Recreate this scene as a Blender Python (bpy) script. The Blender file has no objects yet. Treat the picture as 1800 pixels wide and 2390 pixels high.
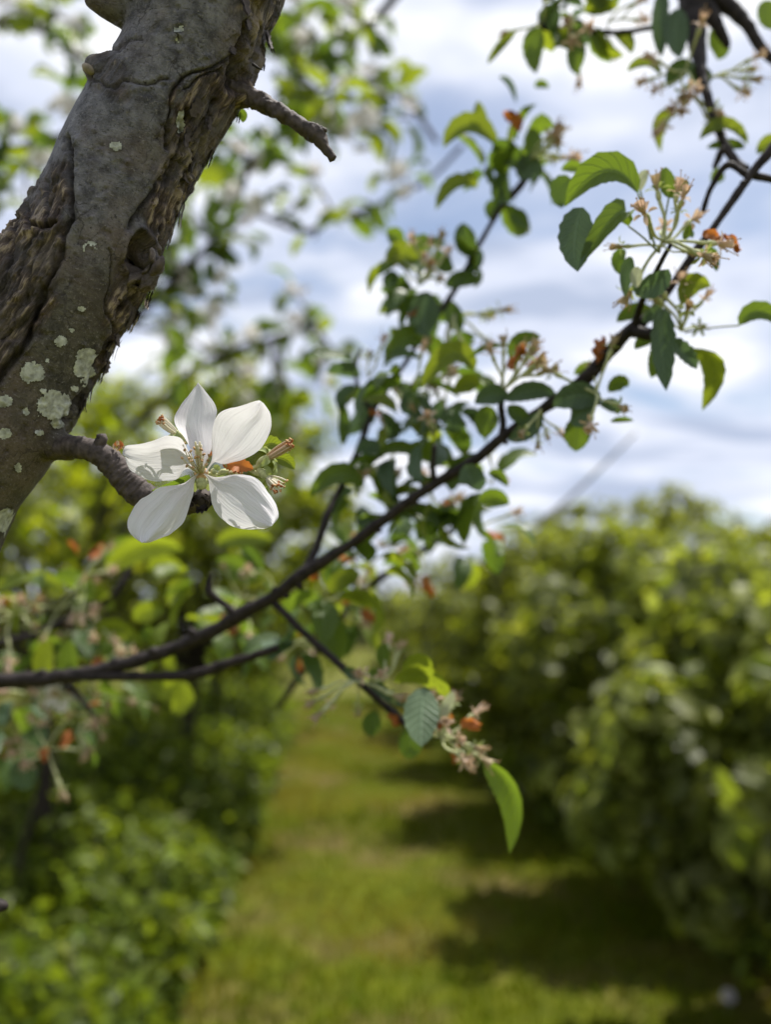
import bpy, math, random
import numpy as np
from mathutils import Vector, Matrix

# ------------------------------------------------------------------ scene, camera, light
scene = bpy.context.scene
COL = scene.collection
rad = math.radians

FPX, CU, CV = 1930.0, 900.0, 1195.0        # focal length and centre, in photo pixels (1800 x 2390)
CAM_H = 1.55
PITCH = math.atan(255.0 / FPX)
CAM = Vector((0, 0, CAM_H))
FWD = Vector((0, math.cos(PITCH), math.sin(PITCH)))
RGT = Vector((1, 0, 0))
UPV = RGT.cross(FWD)

cam_d = bpy.data.cameras.new('camera')
cam = bpy.data.objects.new('camera', cam_d)
COL.objects.link(cam)
cam.location = CAM
cam.rotation_euler = (rad(90) + PITCH, 0, 0)
cam_d.sensor_fit = 'VERTICAL'
cam_d.sensor_height = 24.0
cam_d.lens = 24.0 * FPX / 2390.0
cam_d.clip_start = 0.01
cam_d.clip_end = 3000
cam_d.dof.use_dof = True
cam_d.dof.focus_distance = 0.245
cam_d.dof.aperture_fstop = cam_d.lens / 4.8
scene.camera = cam

SUN_AZ, SUN_EL = rad(50), rad(69)
SUN = Vector((math.sin(SUN_AZ) * math.cos(SUN_EL), math.cos(SUN_AZ) * math.cos(SUN_EL), math.sin(SUN_EL)))
sun_d = bpy.data.lights.new('sun', 'SUN')
sun_d.energy = 4.8
sun_d.angle = rad(0.5)
sun_d.color = (1.0, 0.96, 0.90)
sun = bpy.data.objects.new('sun', sun_d)
COL.objects.link(sun)
sun.location = (0, 0, 6)
sun.rotation_euler = (-SUN).to_track_quat('-Z', 'Y').to_euler()

world = bpy.data.worlds.new('World')
scene.world = world
world.use_nodes = True
wt = world.node_tree
wt.nodes.clear()
def wn(t, **kw):
    n = wt.nodes.new(t)
    for k, v in kw.items():
        setattr(n, k, v)
    return n
sky = wn('ShaderNodeTexSky', sky_type='NISHITA')
sky.sun_disc = False
sky.sun_elevation = SUN_EL
sky.sun_rotation = SUN_AZ
sky.dust_density = 2.0
tc = wn('ShaderNodeTexCoord')
sep = wn('ShaderNodeSeparateXYZ')
wt.links.new(tc.outputs['Generated'], sep.inputs[0])
zadd = wn('ShaderNodeMath', operation='MAXIMUM'); zadd.inputs[1].default_value = 0.0
wt.links.new(sep.outputs['Z'], zadd.inputs[0])
zad2 = wn('ShaderNodeMath', operation='ADD'); zad2.inputs[1].default_value = 0.22
wt.links.new(zadd.outputs[0], zad2.inputs[0])
def wdiv(sock):
    d = wn('ShaderNodeMath', operation='DIVIDE')
    wt.links.new(sock, d.inputs[0]); wt.links.new(zad2.outputs[0], d.inputs[1])
    return d.outputs[0]
comb = wn('ShaderNodeCombineXYZ')
wt.links.new(wdiv(sep.outputs['X']), comb.inputs[0])
wt.links.new(wdiv(sep.outputs['Y']), comb.inputs[1])
mapn = wn('ShaderNodeMapping')
mapn.inputs['Location'].default_value = (3.1, 1.7, 0)
mapn.inputs['Rotation'].default_value = (0, 0, rad(-24))
mapn.inputs['Scale'].default_value = (1.0, 1.9, 1)
wt.links.new(comb.outputs[0], mapn.inputs[0])
def wnoise(scale, detail, rough, dist):
    n = wn('ShaderNodeTexNoise')
    n.inputs['Scale'].default_value = scale
    n.inputs['Detail'].default_value = detail
    n.inputs['Roughness'].default_value = rough
    n.inputs['Distortion'].default_value = dist
    wt.links.new(mapn.outputs[0], n.inputs['Vector'])
    return n
def wramp(sock, stops):
    r = wn('ShaderNodeValToRGB')
    e = r.color_ramp.elements
    while len(e) < len(stops):
        e.new(0.5)
    for el, (p, c) in zip(e, stops):
        el.position = p
        el.color = (*c, 1) if isinstance(c, tuple) else (c, c, c, 1)
    r.color_ramp.interpolation = 'EASE'
    wt.links.new(sock, r.inputs[0])
    return r
n1 = wnoise(1.55, 5, 0.55, 0.5)
n2 = wnoise(2.3, 4, 0.5, 0.3)
cover = wramp(n1.outputs['Fac'], [(0.33, 0.12), (0.52, 1.0)])
shade = wramp(n2.outputs['Fac'], [(0.37, (0.40, 0.46, 0.60)), (0.50, (0.60, 0.645, 0.77)), (0.66, (0.86, 0.87, 0.90))])
sc_ = wn('ShaderNodeVectorMath', operation='SCALE'); sc_.inputs['Scale'].default_value = 9.2
wt.links.new(shade.outputs[0], sc_.inputs[0])
mix = wn('ShaderNodeMix', data_type='RGBA')
wt.links.new(cover.outputs[0], mix.inputs['Factor'])
wt.links.new(sky.outputs[0], mix.inputs[6])
wt.links.new(sc_.outputs[0], mix.inputs[7])
bg = wn('ShaderNodeBackground'); bg.inputs['Strength'].default_value = 0.09
wt.links.new(mix.outputs[2], bg.inputs['Color'])
wo = wn('ShaderNodeOutputWorld')
wt.links.new(bg.outputs[0], wo.inputs['Surface'])

scene.view_settings.view_transform = 'Standard'
scene.view_settings.look = 'None'
scene.view_settings.gamma = 1.0
scene.view_settings.exposure = 0.68
scene.view_settings.use_curve_mapping = False
cy = scene.cycles
cy.use_denoising = True
cy.max_bounces = 7
cy.diffuse_bounces = 3
cy.glossy_bounces = 2
cy.transmission_bounces = 5
cy.transparent_max_bounces = 4
cy.sample_clamp_indirect = 6.0

# ------------------------------------------------------------------ helpers
def P(u, v, d):
    """point at depth d (metres along the lens axis) behind photo pixel u, v"""
    return CAM + d * (FWD + RGT * ((u - CU) / FPX) - UPV * ((v - CV) / FPX))
def px(n, d):
    return n * d / FPX
def to_px(V):
    """numpy (n,3) world -> u, v, depth"""
    rel = V - np.array(CAM)
    dd = rel @ np.array(FWD)
    u = CU + FPX * (rel @ np.array(RGT)) / dd
    v = CV - FPX * (rel @ np.array(UPV)) / dd
    return u, v, dd

RNG = random.Random(7)
NR = np.random.default_rng(11)

def hash3(ix, iy, iz, seed):
    h = (ix * 374761393 + iy * 668265263 + iz * 2147483647 + seed * 1274126177) & 0xffffffff
    h = ((h ^ (h >> 13)) * 1274126177) & 0xffffffff
    h = ((h ^ (h >> 16)) * 2246822519) & 0xffffffff
    return ((h ^ (h >> 15)) & 0xffffff) / float(0xffffff)
def vnoise(p, seed=0):
    """value noise, p (n,3) -> -1..1"""
    i = np.floor(p).astype(np.int64)
    f = p - i
    f = f * f * (3 - 2 * f)
    r = 0
    for dx in (0, 1):
        for dy in (0, 1):
            for dz in (0, 1):
                w = (f[:, 0] if dx else 1 - f[:, 0]) * (f[:, 1] if dy else 1 - f[:, 1]) * (f[:, 2] if dz else 1 - f[:, 2])
                r = r + w * hash3(i[:, 0] + dx, i[:, 1] + dy, i[:, 2] + dz, seed)
    return r * 2 - 1
def fbm(p, octv=4, seed=0, gain=0.5):
    a, s, t = 1.0, 0, 0
    for o in range(octv):
        s = s + a * vnoise(p * (2 ** o), seed + o * 17)
        t += a
        a *= gain
    return s / t

def loc_of(o):
    return Vector(o['_loc']) if o is not None and '_loc' in o else Vector((0, 0, 0))
def thing(name, label, cat, loc=(0, 0, 0), group=None):
    o = bpy.data.objects.new(name, None)
    o.empty_display_size = 0.05
    COL.objects.link(o)
    o.location = loc
    o['label'] = label; o['category'] = cat
    if group:
        o['group'] = group
    ORI[o.name] = Vector(loc)
    return o
ORI = {}
def origin(o):
    while o is not None and o.name not in ORI:
        o = o.parent
    return ORI[o.name] if o is not None else Vector((0, 0, 0))
def mesh_data(name, V, F, mats, smooth=True, mat_idx=None, uv=None, colors=None):
    me = bpy.data.meshes.new(name)
    V = np.asarray(V, dtype=np.float32).reshape(-1, 3)
    if isinstance(F, np.ndarray):
        k = F.shape[1]
        me.vertices.add(len(V)); me.vertices.foreach_set('co', V.ravel())
        me.loops.add(F.size); me.loops.foreach_set('vertex_index', F.astype(np.int32).ravel())
        me.polygons.add(len(F))
        me.polygons.foreach_set('loop_start', np.arange(0, F.size, k, dtype=np.int32))
        me.polygons.foreach_set('loop_total', np.full(len(F), k, dtype=np.int32))
        me.update(calc_edges=True)
    else:
        me.from_pydata(V.tolist(), [], F)
    for m in (mats if isinstance(mats, (list, tuple)) else [mats]):
        me.materials.append(m)
    me.polygons.foreach_set('use_smooth', np.full(len(me.polygons), smooth))
    if mat_idx is not None:
        me.polygons.foreach_set('material_index', np.asarray(mat_idx, dtype=np.int32))
    if uv is not None:
        l = me.uv_layers.new(name='UVMap')
        vi = np.empty(len(me.loops), dtype=np.int32); me.loops.foreach_get('vertex_index', vi)
        l.data.foreach_set('uv', np.asarray(uv, dtype=np.float32)[vi].ravel())
    if colors is not None:
        for cname, arr in colors.items():
            a = me.color_attributes.new(cname, 'FLOAT_COLOR', 'POINT')
            a.data.foreach_set('color', np.asarray(arr, dtype=np.float32).ravel())
    me.update()
    return me
def link(name, me, parent=None, matrix=None):
    o = bpy.data.objects.new(name, me)
    COL.objects.link(o)
    if parent is not None:
        o.parent = parent
    if matrix is not None:
        o.matrix_local = matrix
    return o
def obj(name, V, F, mats, parent=None, **kw):
    """mesh object from world coordinates under a thing or part"""
    V = np.asarray([tuple(x) for x in V] if not isinstance(V, np.ndarray) else V, dtype=np.float64)
    if parent is not None:
        V = V - np.array(origin(parent))
    return link(name, mesh_data(name, V, F, mats, **kw), parent)
def place(name, me, parent, pos, xa, ya, za, s):
    """shared mesh at a world frame below a top-level thing"""
    L = Vector(pos) - origin(parent)
    m = Matrix(((xa[0] * s, ya[0] * s, za[0] * s, L[0]),
                (xa[1] * s, ya[1] * s, za[1] * s, L[1]),
                (xa[2] * s, ya[2] * s, za[2] * s, L[2]), (0, 0, 0, 1)))
    return link(name, me, parent, m)
def merge(parts):
    V, F, I = [], [], []
    for k, (v, f, *mi) in enumerate(parts):
        b = len(V)
        V.extend([tuple(q) for q in v]); F.extend([tuple(i + b for i in q) for q in f])
        I.extend([mi[0] if mi else 0] * len(f))
    return V, F, I

def catmull(pts, n):
    """pts list of tuples (any dim) -> n resampled smooth points"""
    A = np.array(pts, dtype=float)
    if len(A) == 2:
        t = np.linspace(0, 1, n)[:, None]
        return A[0] * (1 - t) + A[1] * t
    A = np.vstack([2 * A[0] - A[1], A, 2 * A[-1] - A[-2]])
    seg = len(A) - 3
    dl = np.linalg.norm(np.diff(A[1:-1], axis=0), axis=1)
    cum = np.concatenate([[0], np.cumsum(dl)])
    out = []
    for q in np.linspace(0, cum[-1], n):
        k = min(seg - 1, max(0, int(np.searchsorted(cum, q, side='right') - 1)))
        t = (q - cum[k]) / max(dl[k], 1e-9)
        a, b, c, d = A[k], A[k + 1], A[k + 2], A[k + 3]
        out.append(0.5 * (2 * b + (c - a) * t + (2 * a - 5 * b + 4 * c - d) * t * t + (3 * b - a - 3 * c + d) * t ** 3))
    return np.array(out)
def tube(pts4, nseg=10, n=None, rough=0.0, seed=0, cap=True, freq=120.0):
    """tube along [(x,y,z,r),...] -> verts, faces"""
    n = n or max(6, 5 * len(pts4))
    C = catmull(pts4, n)
    X, R = C[:, :3], C[:, 3]
    T = np.gradient(X, axis=0); T /= np.linalg.norm(T, axis=1)[:, None] + 1e-12
    ref = np.array([0.31, 0.2, 0.93])
    if abs(T[0] @ ref) > 0.9:
        ref = np.array([1, 0, 0.1])
    V = []
    a = ref - T[0] * (ref @ T[0]); a /= np.linalg.norm(a)
    th = np.linspace(0, 2 * math.pi, nseg, endpoint=False)
    for i in range(n):
        a = a - T[i] * (a @ T[i]); a /= np.linalg.norm(a)
        b = np.cross(T[i], a)
        V.append(X[i] + R[i] * (np.cos(th)[:, None] * a + np.sin(th)[:, None] * b))
    V = np.vstack(V)
    if rough:
        cen = np.repeat(X, nseg, axis=0); rr = np.repeat(R, nseg)
        V = cen + (V - cen) * (1 + rough * fbm(V * freq, 3, seed))[:, None]
    F = []
    for i in range(n - 1):
        for j in range(nseg):
            k = (j + 1) % nseg
            F.append((i * nseg + j, i * nseg + k, (i + 1) * nseg + k, (i + 1) * nseg + j))
    if cap:
        V = np.vstack([V, X[0] - T[0] * R[0] * .3, X[-1] + T[-1] * R[-1] * .5])
        m = n * nseg
        for j in range(nseg):
            k = (j + 1) % nseg
            F.append((m, k, j)); F.append((m + 1, (n - 1) * nseg + j, (n - 1) * nseg + k))
    return V, F
def ptube(pix, **kw):
    """tube along photo pixels [(u, v, depth, radius_px), ...]"""
    return tube([(*P(u, v, d), px(r, d)) for u, v, d, r in pix], **kw)
def ellipsoid(c, ax, ay, az, nu=8, nv=6):
    V, F = [], []
    for i in range(nv + 1):
        t = math.pi * i / nv
        for j in range(nu):
            p = 2 * math.pi * j / nu
            V.append(np.array(c) + np.array(ax) * math.sin(t) * math.cos(p) + np.array(ay) * math.sin(t) * math.sin(p) + np.array(az) * math.cos(t))
    for i in range(nv):
        for j in range(nu):
            k = (j + 1) % nu
            F.append((i * nu + j, (i + 1) * nu + j, (i + 1) * nu + k, i * nu + k))
    return V, F

# ------------------------------------------------------------------ materials
def new_mat(name):
    m = bpy.data.materials.new(name)
    m.use_nodes = True
    nt = m.node_tree
    nt.nodes.clear()
    out = nt.nodes.new('ShaderNodeOutputMaterial')
    return m, nt, out
def N(nt, t, **kw):
    n = nt.nodes.new(t)
    for k, v in kw.items():
        if k.startswith('i_'):
            n.inputs[k[2:].replace('_', ' ')].default_value = v
        else:
            setattr(n, k, v)
    return n
def ramp(nt, sock, stops, interp='LINEAR'):
    r = nt.nodes.new('ShaderNodeValToRGB')
    e = r.color_ramp.elements
    while len(e) < len(stops):
        e.new(0.5)
    for el, (p, c) in zip(e, stops):
        el.position = p
        el.color = (*c, 1) if isinstance(c, tuple) else (c, c, c, 1)
    r.color_ramp.interpolation = interp
    nt.links.new(sock, r.inputs[0])
    return r.outputs[0]
def mixc(nt, fac, a, b, blend='MIX'):
    m = nt.nodes.new('ShaderNodeMix'); m.data_type = 'RGBA'; m.blend_type = blend
    for s, v in ((m.inputs['Factor'], fac), (m.inputs[6], a), (m.inputs[7], b)):
        if isinstance(v, (int, float)):
            s.default_value = v
        elif isinstance(v, tuple):
            s.default_value = (*v, 1)
        else:
            nt.links.new(v, s)
    return m.outputs[2]
def noise_node(nt, scale, detail=3, rough=.5, coord='Object', stretch=None):
    t = nt.nodes.new('ShaderNodeTexCoord')
    s = t.outputs[coord]
    if stretch:
        mp = nt.nodes.new('ShaderNodeMapping'); mp.inputs['Scale'].default_value = stretch
        nt.links.new(s, mp.inputs[0]); s = mp.outputs[0]
    n = N(nt, 'ShaderNodeTexNoise')
    n.inputs['Scale'].default_value = scale; n.inputs['Detail'].default_value = detail; n.inputs['Roughness'].default_value = rough
    nt.links.new(s, n.inputs['Vector'])
    return n.outputs['Fac']
def setc(nt, sock, v):
    if isinstance(v, tuple):
        sock.default_value = (*v, 1)
    else:
        nt.links.new(v, sock)
def sheet_mat(name, base, trans, tfac, rough=0.5, spec=0.4, bump=None, bstr=0.2):
    """thin living tissue: a glossy skin over scattering and see-through light"""
    m, nt, out = new_mat(name)
    b, t = (base(nt) if callable(base) else base), (trans(nt) if callable(trans) else trans)
    pb = N(nt, 'ShaderNodeBsdfPrincipled'); setc(nt, pb.inputs['Base Color'], b)
    pb.inputs['Roughness'].default_value = rough
    pb.inputs['Specular IOR Level'].default_value = spec
    tb = N(nt, 'ShaderNodeBsdfTranslucent'); setc(nt, tb.inputs['Color'], t)
    ms = N(nt, 'ShaderNodeMixShader'); ms.inputs[0].default_value = tfac
    nt.links.new(pb.outputs[0], ms.inputs[1]); nt.links.new(tb.outputs[0], ms.inputs[2])
    if bump:
        bp = N(nt, 'ShaderNodeBump'); bp.inputs['Strength'].default_value = bstr; bp.inputs['Distance'].default_value = 0.0006
        nt.links.new(bump(nt), bp.inputs['Height'])
        nt.links.new(bp.outputs[0], pb.inputs['Normal']); nt.links.new(bp.outputs[0], tb.inputs['Normal'])
    nt.links.new(ms.outputs[0], out.inputs[0])
    return m
def leaf_pattern(nt):
    """midrib and side veins from the leaf's own coordinates: 1 on a vein"""
    uv = N(nt, 'ShaderNodeUVMap')
    sp = N(nt, 'ShaderNodeSeparateXYZ'); nt.links.new(uv.outputs[0], sp.inputs[0])
    ab = N(nt, 'ShaderNodeMath', operation='ABSOLUTE'); nt.links.new(sp.outputs[0], ab.inputs[0])
    sl = N(nt, 'ShaderNodeMath', operation='MULTIPLY_ADD'); nt.links.new(ab.outputs[0], sl.inputs[0]); sl.inputs[1].default_value = -0.22
    nt.links.new(sp.outputs[1], sl.inputs[2])
    fr = N(nt, 'ShaderNodeMath', operation='MULTIPLY'); nt.links.new(sl.outputs[0], fr.inputs[0]); fr.inputs[1].default_value = 8.0
    pp = N(nt, 'ShaderNodeMath', operation='PINGPONG'); nt.links.new(fr.outputs[0], pp.inputs[0]); pp.inputs[1].default_value = 0.5
    side = ramp(nt, pp.outputs[0], [(0.0, 1.0), (0.10, 0.0)])
    mid = ramp(nt, ab.outputs[0], [(0.0, 1.0), (0.09, 0.0)])
    mx = N(nt, 'ShaderNodeMath', operation='MAXIMUM'); nt.links.new(side, mx.inputs[0]); nt.links.new(mid, mx.inputs[1])
    return mx.outputs[0]
def leaf_mat(name, base, trans, tfac=0.5, rough=0.42, spec=0.35):
    vein = tuple(min(.6, c * 1.7 + .05) for c in base)
    dark = tuple(c * .72 for c in base)
    def bcol(nt):
        c = mixc(nt, noise_node(nt, 90, 3), dark, base)
        return mixc(nt, leaf_pattern(nt), c, vein)
    def tcol(nt):
        c = mixc(nt, noise_node(nt, 70, 3), tuple(x * .75 for x in trans), trans)
        return mixc(nt, leaf_pattern(nt), c, tuple(x * .62 for x in trans))
    return sheet_mat(name, bcol, tcol, tfac, rough, spec, bump=leaf_pattern, bstr=0.6)

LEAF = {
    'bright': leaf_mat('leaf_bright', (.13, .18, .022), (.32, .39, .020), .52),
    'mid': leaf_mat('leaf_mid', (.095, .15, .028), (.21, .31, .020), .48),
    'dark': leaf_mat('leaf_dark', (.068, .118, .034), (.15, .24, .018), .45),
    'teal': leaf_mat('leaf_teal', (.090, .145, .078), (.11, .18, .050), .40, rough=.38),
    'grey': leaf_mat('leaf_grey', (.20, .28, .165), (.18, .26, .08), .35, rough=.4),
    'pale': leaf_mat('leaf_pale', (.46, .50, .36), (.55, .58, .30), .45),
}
def attr_col(nt, name):
    a = N(nt, 'ShaderNodeAttribute'); a.attribute_name = name
    return a.outputs['Color']
def crown_leaf_mat(name, rough=.45):
    def b(nt):
        a = N(nt, 'ShaderNodeAttribute'); a.attribute_name = 'leafcol'
        return a.outputs['Color']
    def t(nt):
        a = N(nt, 'ShaderNodeAttribute'); a.attribute_name = 'leaftrans'
        return a.outputs['Color']
    return sheet_mat(name, b, t, .45, rough, .22)
CROWN = crown_leaf_mat('crown_leaves')

def petal_bump(nt):
    uv = N(nt, 'ShaderNodeUVMap')
    mp = N(nt, 'ShaderNodeMapping'); mp.inputs['Scale'].default_value = (9, 1.6, 1)
    nt.links.new(uv.outputs[0], mp.inputs[0])
    n = N(nt, 'ShaderNodeTexNoise'); n.inputs['Scale'].default_value = 3.0; n.inputs['Detail'].default_value = 4
    nt.links.new(mp.outputs[0], n.inputs['Vector'])
    return n.outputs['Fac']
def petal_veins(nt):
    uv = N(nt, 'ShaderNodeUVMap')
    mp = N(nt, 'ShaderNodeMapping'); mp.inputs['Scale'].default_value = (34, 2.2, 1)
    nt.links.new(uv.outputs[0], mp.inputs[0])
    n = N(nt, 'ShaderNodeTexNoise'); n.inputs['Scale'].default_value = 1.0; n.inputs['Detail'].default_value = 3; n.inputs['Distortion'].default_value = .6
    nt.links.new(mp.outputs[0], n.inputs['Vector'])
    return ramp(nt, n.outputs['Fac'], [(.30, 1.0), (.52, 0.0)])
def petal_col(nt):
    uv = N(nt, 'ShaderNodeUVMap')
    sp = N(nt, 'ShaderNodeSeparateXYZ'); nt.links.new(uv.outputs[0], sp.inputs[0])
    base = ramp(nt, sp.outputs[1], [(0.0, (.78, .72, .58)), (0.12, (.80, .75, .76)), (.45, (.84, .825, .84)), (1.0, (.84, .83, .84))])
    base = mixc(nt, ramp(nt, noise_node(nt, 160, 3), [(.45, 0.0), (.75, .55)]), base, (.82, .73, .77))
    spk = ramp(nt, noise_node(nt, 420, 2), [(.72, 0.0), (.80, .4)])
    c = mixc(nt, spk, base, (.66, .54, .40))
    return mixc(nt, petal_veins(nt), c, (.775, .75, .775))
def petal_trans(nt):
    return mixc(nt, petal_veins(nt), (.70, .69, .70), (.60, .585, .60))
PETAL = sheet_mat('petal_white', petal_col, petal_trans, .42, .55, .25, bump=petal_bump, bstr=.55)
PETAL_FAR = sheet_mat('petal_far', (.82, .78, .78), (.75, .72, .70), .45, .6, .2)

def plain(name, col, rough=.7, spec=.3, var=.25, scale=300, bump=0.0, dist=.0004):
    m, nt, out = new_mat(name)
    pb = N(nt, 'ShaderNodeBsdfPrincipled')
    pb.inputs['Roughness'].default_value = rough; pb.inputs['Specular IOR Level'].default_value = spec
    f = noise_node(nt, scale, 4)
    c = mixc(nt, ramp(nt, f, [(.3, 0.0), (.7, 1.0)]), tuple(x * (1 - var) for x in col), tuple(min(.9, x * (1 + var)) for x in col))
    nt.links.new(c, pb.inputs['Base Color'])
    if bump:
        bp = N(nt, 'ShaderNodeBump'); bp.inputs['Strength'].default_value = bump; bp.inputs['Distance'].default_value = dist
        nt.links.new(f, bp.inputs['Height']); nt.links.new(bp.outputs[0], pb.inputs['Normal'])
    nt.links.new(pb.outputs[0], out.inputs[0])
    return m
TWIG = plain('twig_bark', (.027, .021, .019), .65, .18, .5, 260, .7)
FARBARK = plain('far_bark', (.032, .026, .020), .9, .05, .4, 40, .6, .01)
SPUR = plain('spur_bark', (.072, .057, .051), .75, .25, .55, 420, .9, .0006)
FILAMENT = sheet_mat('filament', (.82, .78, .64), (.7, .64, .42), .35, .5, .3)
ANTHER = plain('anther', (.42, .25, .11), .7, .3, .4, 900)
HEART = plain('flower_heart', (.56, .36, .20), .6, .3, .4, 900)
WOOL = plain('woolly_green', (.46, .48, .26), .85, .15, .3, 900, .6)
SEPAL = sheet_mat('sepal', (.30, .36, .15), (.35, .40, .10), .35, .7, .2)
TAN = sheet_mat('wilted_tan', (.52, .42, .27), (.45, .32, .16), .35, .75, .15)
BLUSH = sheet_mat('wilted_blush', (.68, .53, .40), (.60, .42, .28), .35, .75, .15)
RUST = sheet_mat('dried_petal', (.42, .15, .045), (.50, .17, .03), .40, .6, .3)
PETIOLE = sheet_mat('petiole', (.22, .26, .10), (.25, .30, .06), .3, .6, .3)
LICHEN = plain('lichen', (.40, .41, .36), .9, .1, .45, 480, 1.0, .0006)
CUTWOOD = plain('weathered_wood', (.25, .21, .165), .8, .2, .4, 500, .7)

def bark_mat():
    m, nt, out = new_mat('limb_bark')
    at = N(nt, 'ShaderNodeAttribute'); at.attribute_name = 'bark'
    sp = N(nt, 'ShaderNodeSeparateColor'); nt.links.new(at.outputs['Color'], sp.inputs[0])
    fib, streak, olive = sp.outputs[0], sp.outputs[1], sp.outputs[2]
    ga = N(nt, 'ShaderNodeAttribute'); ga.attribute_name = 'grain'
    def gnoise(sx, sy, detail=4, rough=.6):
        mp = N(nt, 'ShaderNodeMapping'); mp.inputs['Scale'].default_value = (sx, sy, 1)
        nt.links.new(ga.outputs['Color'], mp.inputs[0])
        n = N(nt, 'ShaderNodeTexNoise'); n.inputs['Scale'].default_value = 1.0; n.inputs['Detail'].default_value = detail; n.inputs['Roughness'].default_value = rough
        nt.links.new(mp.outputs[0], n.inputs['Vector'])
        return n.outputs['Fac']
    along = gnoise(1500, 130, 4, .7)          # fibres
    across = gnoise(330, 1100, 3, .6)         # lenticels, short and crosswise
    fine = noise_node(nt, 1000, 5, .7)
    med = noise_node(nt, 210, 5, .65)
    big = noise_node(nt, 55, 3, .55)
    grey = mixc(nt, ramp(nt, med, [(.34, 0.0), (.66, 1.0)]), (.050, .047, .050), (.215, .207, .217))  # bluish grey of the upper limb, hazy sheen painted into it
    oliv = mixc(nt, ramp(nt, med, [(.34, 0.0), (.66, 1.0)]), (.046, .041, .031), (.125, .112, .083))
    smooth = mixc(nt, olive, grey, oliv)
    smooth = mixc(nt, ramp(nt, big, [(.50, 0.0), (.68, .55)]), smooth, (.17, .125, .10))
    smooth = mixc(nt, ramp(nt, fine, [(.56, 0.0), (.68, .8)]), smooth, (.27, .245, .225))
    smooth = mixc(nt, ramp(nt, fine, [(.33, .85), (.43, 0.0)]), smooth, (.028, .024, .023))
    smooth = mixc(nt, ramp(nt, across, [(.30, .9), (.36, 0.0)]), smooth, (.022, .018, .016))
    vm = N(nt, 'ShaderNodeMapping'); vm.inputs['Scale'].default_value = (190, 105, 1)
    wv = N(nt, 'ShaderNodeVectorMath', operation='SCALE'); wv.inputs['Scale'].default_value = .9
    wn2 = N(nt, 'ShaderNodeTexNoise'); wn2.inputs['Scale'].default_value = 260; wn2.inputs['Detail'].default_value = 3
    wtc = N(nt, 'ShaderNodeTexCoord'); nt.links.new(wtc.outputs['Object'], wn2.inputs['Vector']); nt.links.new(wn2.outputs['Color'], wv.inputs[0])
    wa = N(nt, 'ShaderNodeVectorMath', operation='ADD'); nt.links.new(ga.outputs['Color'], vm.inputs[0]); nt.links.new(vm.outputs[0], wa.inputs[0]); nt.links.new(wv.outputs[0], wa.inputs[1])
    vo = N(nt, 'ShaderNodeTexVoronoi', feature='DISTANCE_TO_EDGE'); vo.inputs['Scale'].default_value = 1.0; nt.links.new(wa.outputs[0], vo.inputs['Vector'])
    crackle = ramp(nt, vo.outputs['Distance'], [(.0, 1.0), (.05, 0.0)])
    cm = N(nt, 'ShaderNodeMath', operation='MULTIPLY'); nt.links.new(crackle, cm.inputs[0]); nt.links.new(ramp(nt, noise_node(nt, 80, 3), [(.46, 0.0), (.60, .8)]), cm.inputs[1])
    smooth = mixc(nt, cm.outputs[0], smooth, (.020, .016, .015))
    smooth = mixc(nt, ramp(nt, noise_node(nt, 34, 4, .6), [(.50, 0.0), (.66, .32)]), smooth, (.105, .070, .056))
    st2 = N(nt, 'ShaderNodeMath', operation='MULTIPLY_ADD'); nt.links.new(along, st2.inputs[0]); st2.inputs[1].default_value = 1.35
    sb = N(nt, 'ShaderNodeMath', operation='SUBTRACT'); nt.links.new(streak, sb.inputs[0]); sb.inputs[1].default_value = .69
    nt.links.new(sb.outputs[0], st2.inputs[2])
    fibre = ramp(nt, st2.outputs[0], [(.14, (.018, .012, .010)), (.40, (.062, .044, .036)), (.60, (.145, .105, .080)), (.80, (.44, .345, .24))])
    fibre = mixc(nt, ramp(nt, big, [(.42, 0.0), (.60, .7)]), fibre, smooth)
    col = mixc(nt, fib, smooth, fibre)
    pb = N(nt, 'ShaderNodeBsdfPrincipled')
    nt.links.new(col, pb.inputs['Base Color'])
    pb.inputs['Roughness'].default_value = .62; pb.inputs['Specular IOR Level'].default_value = .32
    hm = N(nt, 'ShaderNodeMix', data_type='FLOAT'); nt.links.new(fib, hm.inputs[0])
    ad = N(nt, 'ShaderNodeMath', operation='ADD'); nt.links.new(fine, ad.inputs[0]); nt.links.new(across, ad.inputs[1])
    ad2 = N(nt, 'ShaderNodeMath', operation='MULTIPLY_ADD'); nt.links.new(along, ad2.inputs[0]); ad2.inputs[1].default_value = 2.2; nt.links.new(fine, ad2.inputs[2])
    nt.links.new(ad.outputs[0], hm.inputs[2]); nt.links.new(ad2.outputs[0], hm.inputs[3])
    bp = N(nt, 'ShaderNodeBump'); bp.inputs['Strength'].default_value = .85; bp.inputs['Distance'].default_value = .0007
    nt.links.new(hm.outputs[0], bp.inputs['Height']); nt.links.new(bp.outputs[0], pb.inputs['Normal'])
    nt.links.new(pb.outputs[0], out.inputs[0])
    return m
BARK = bark_mat()

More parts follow.
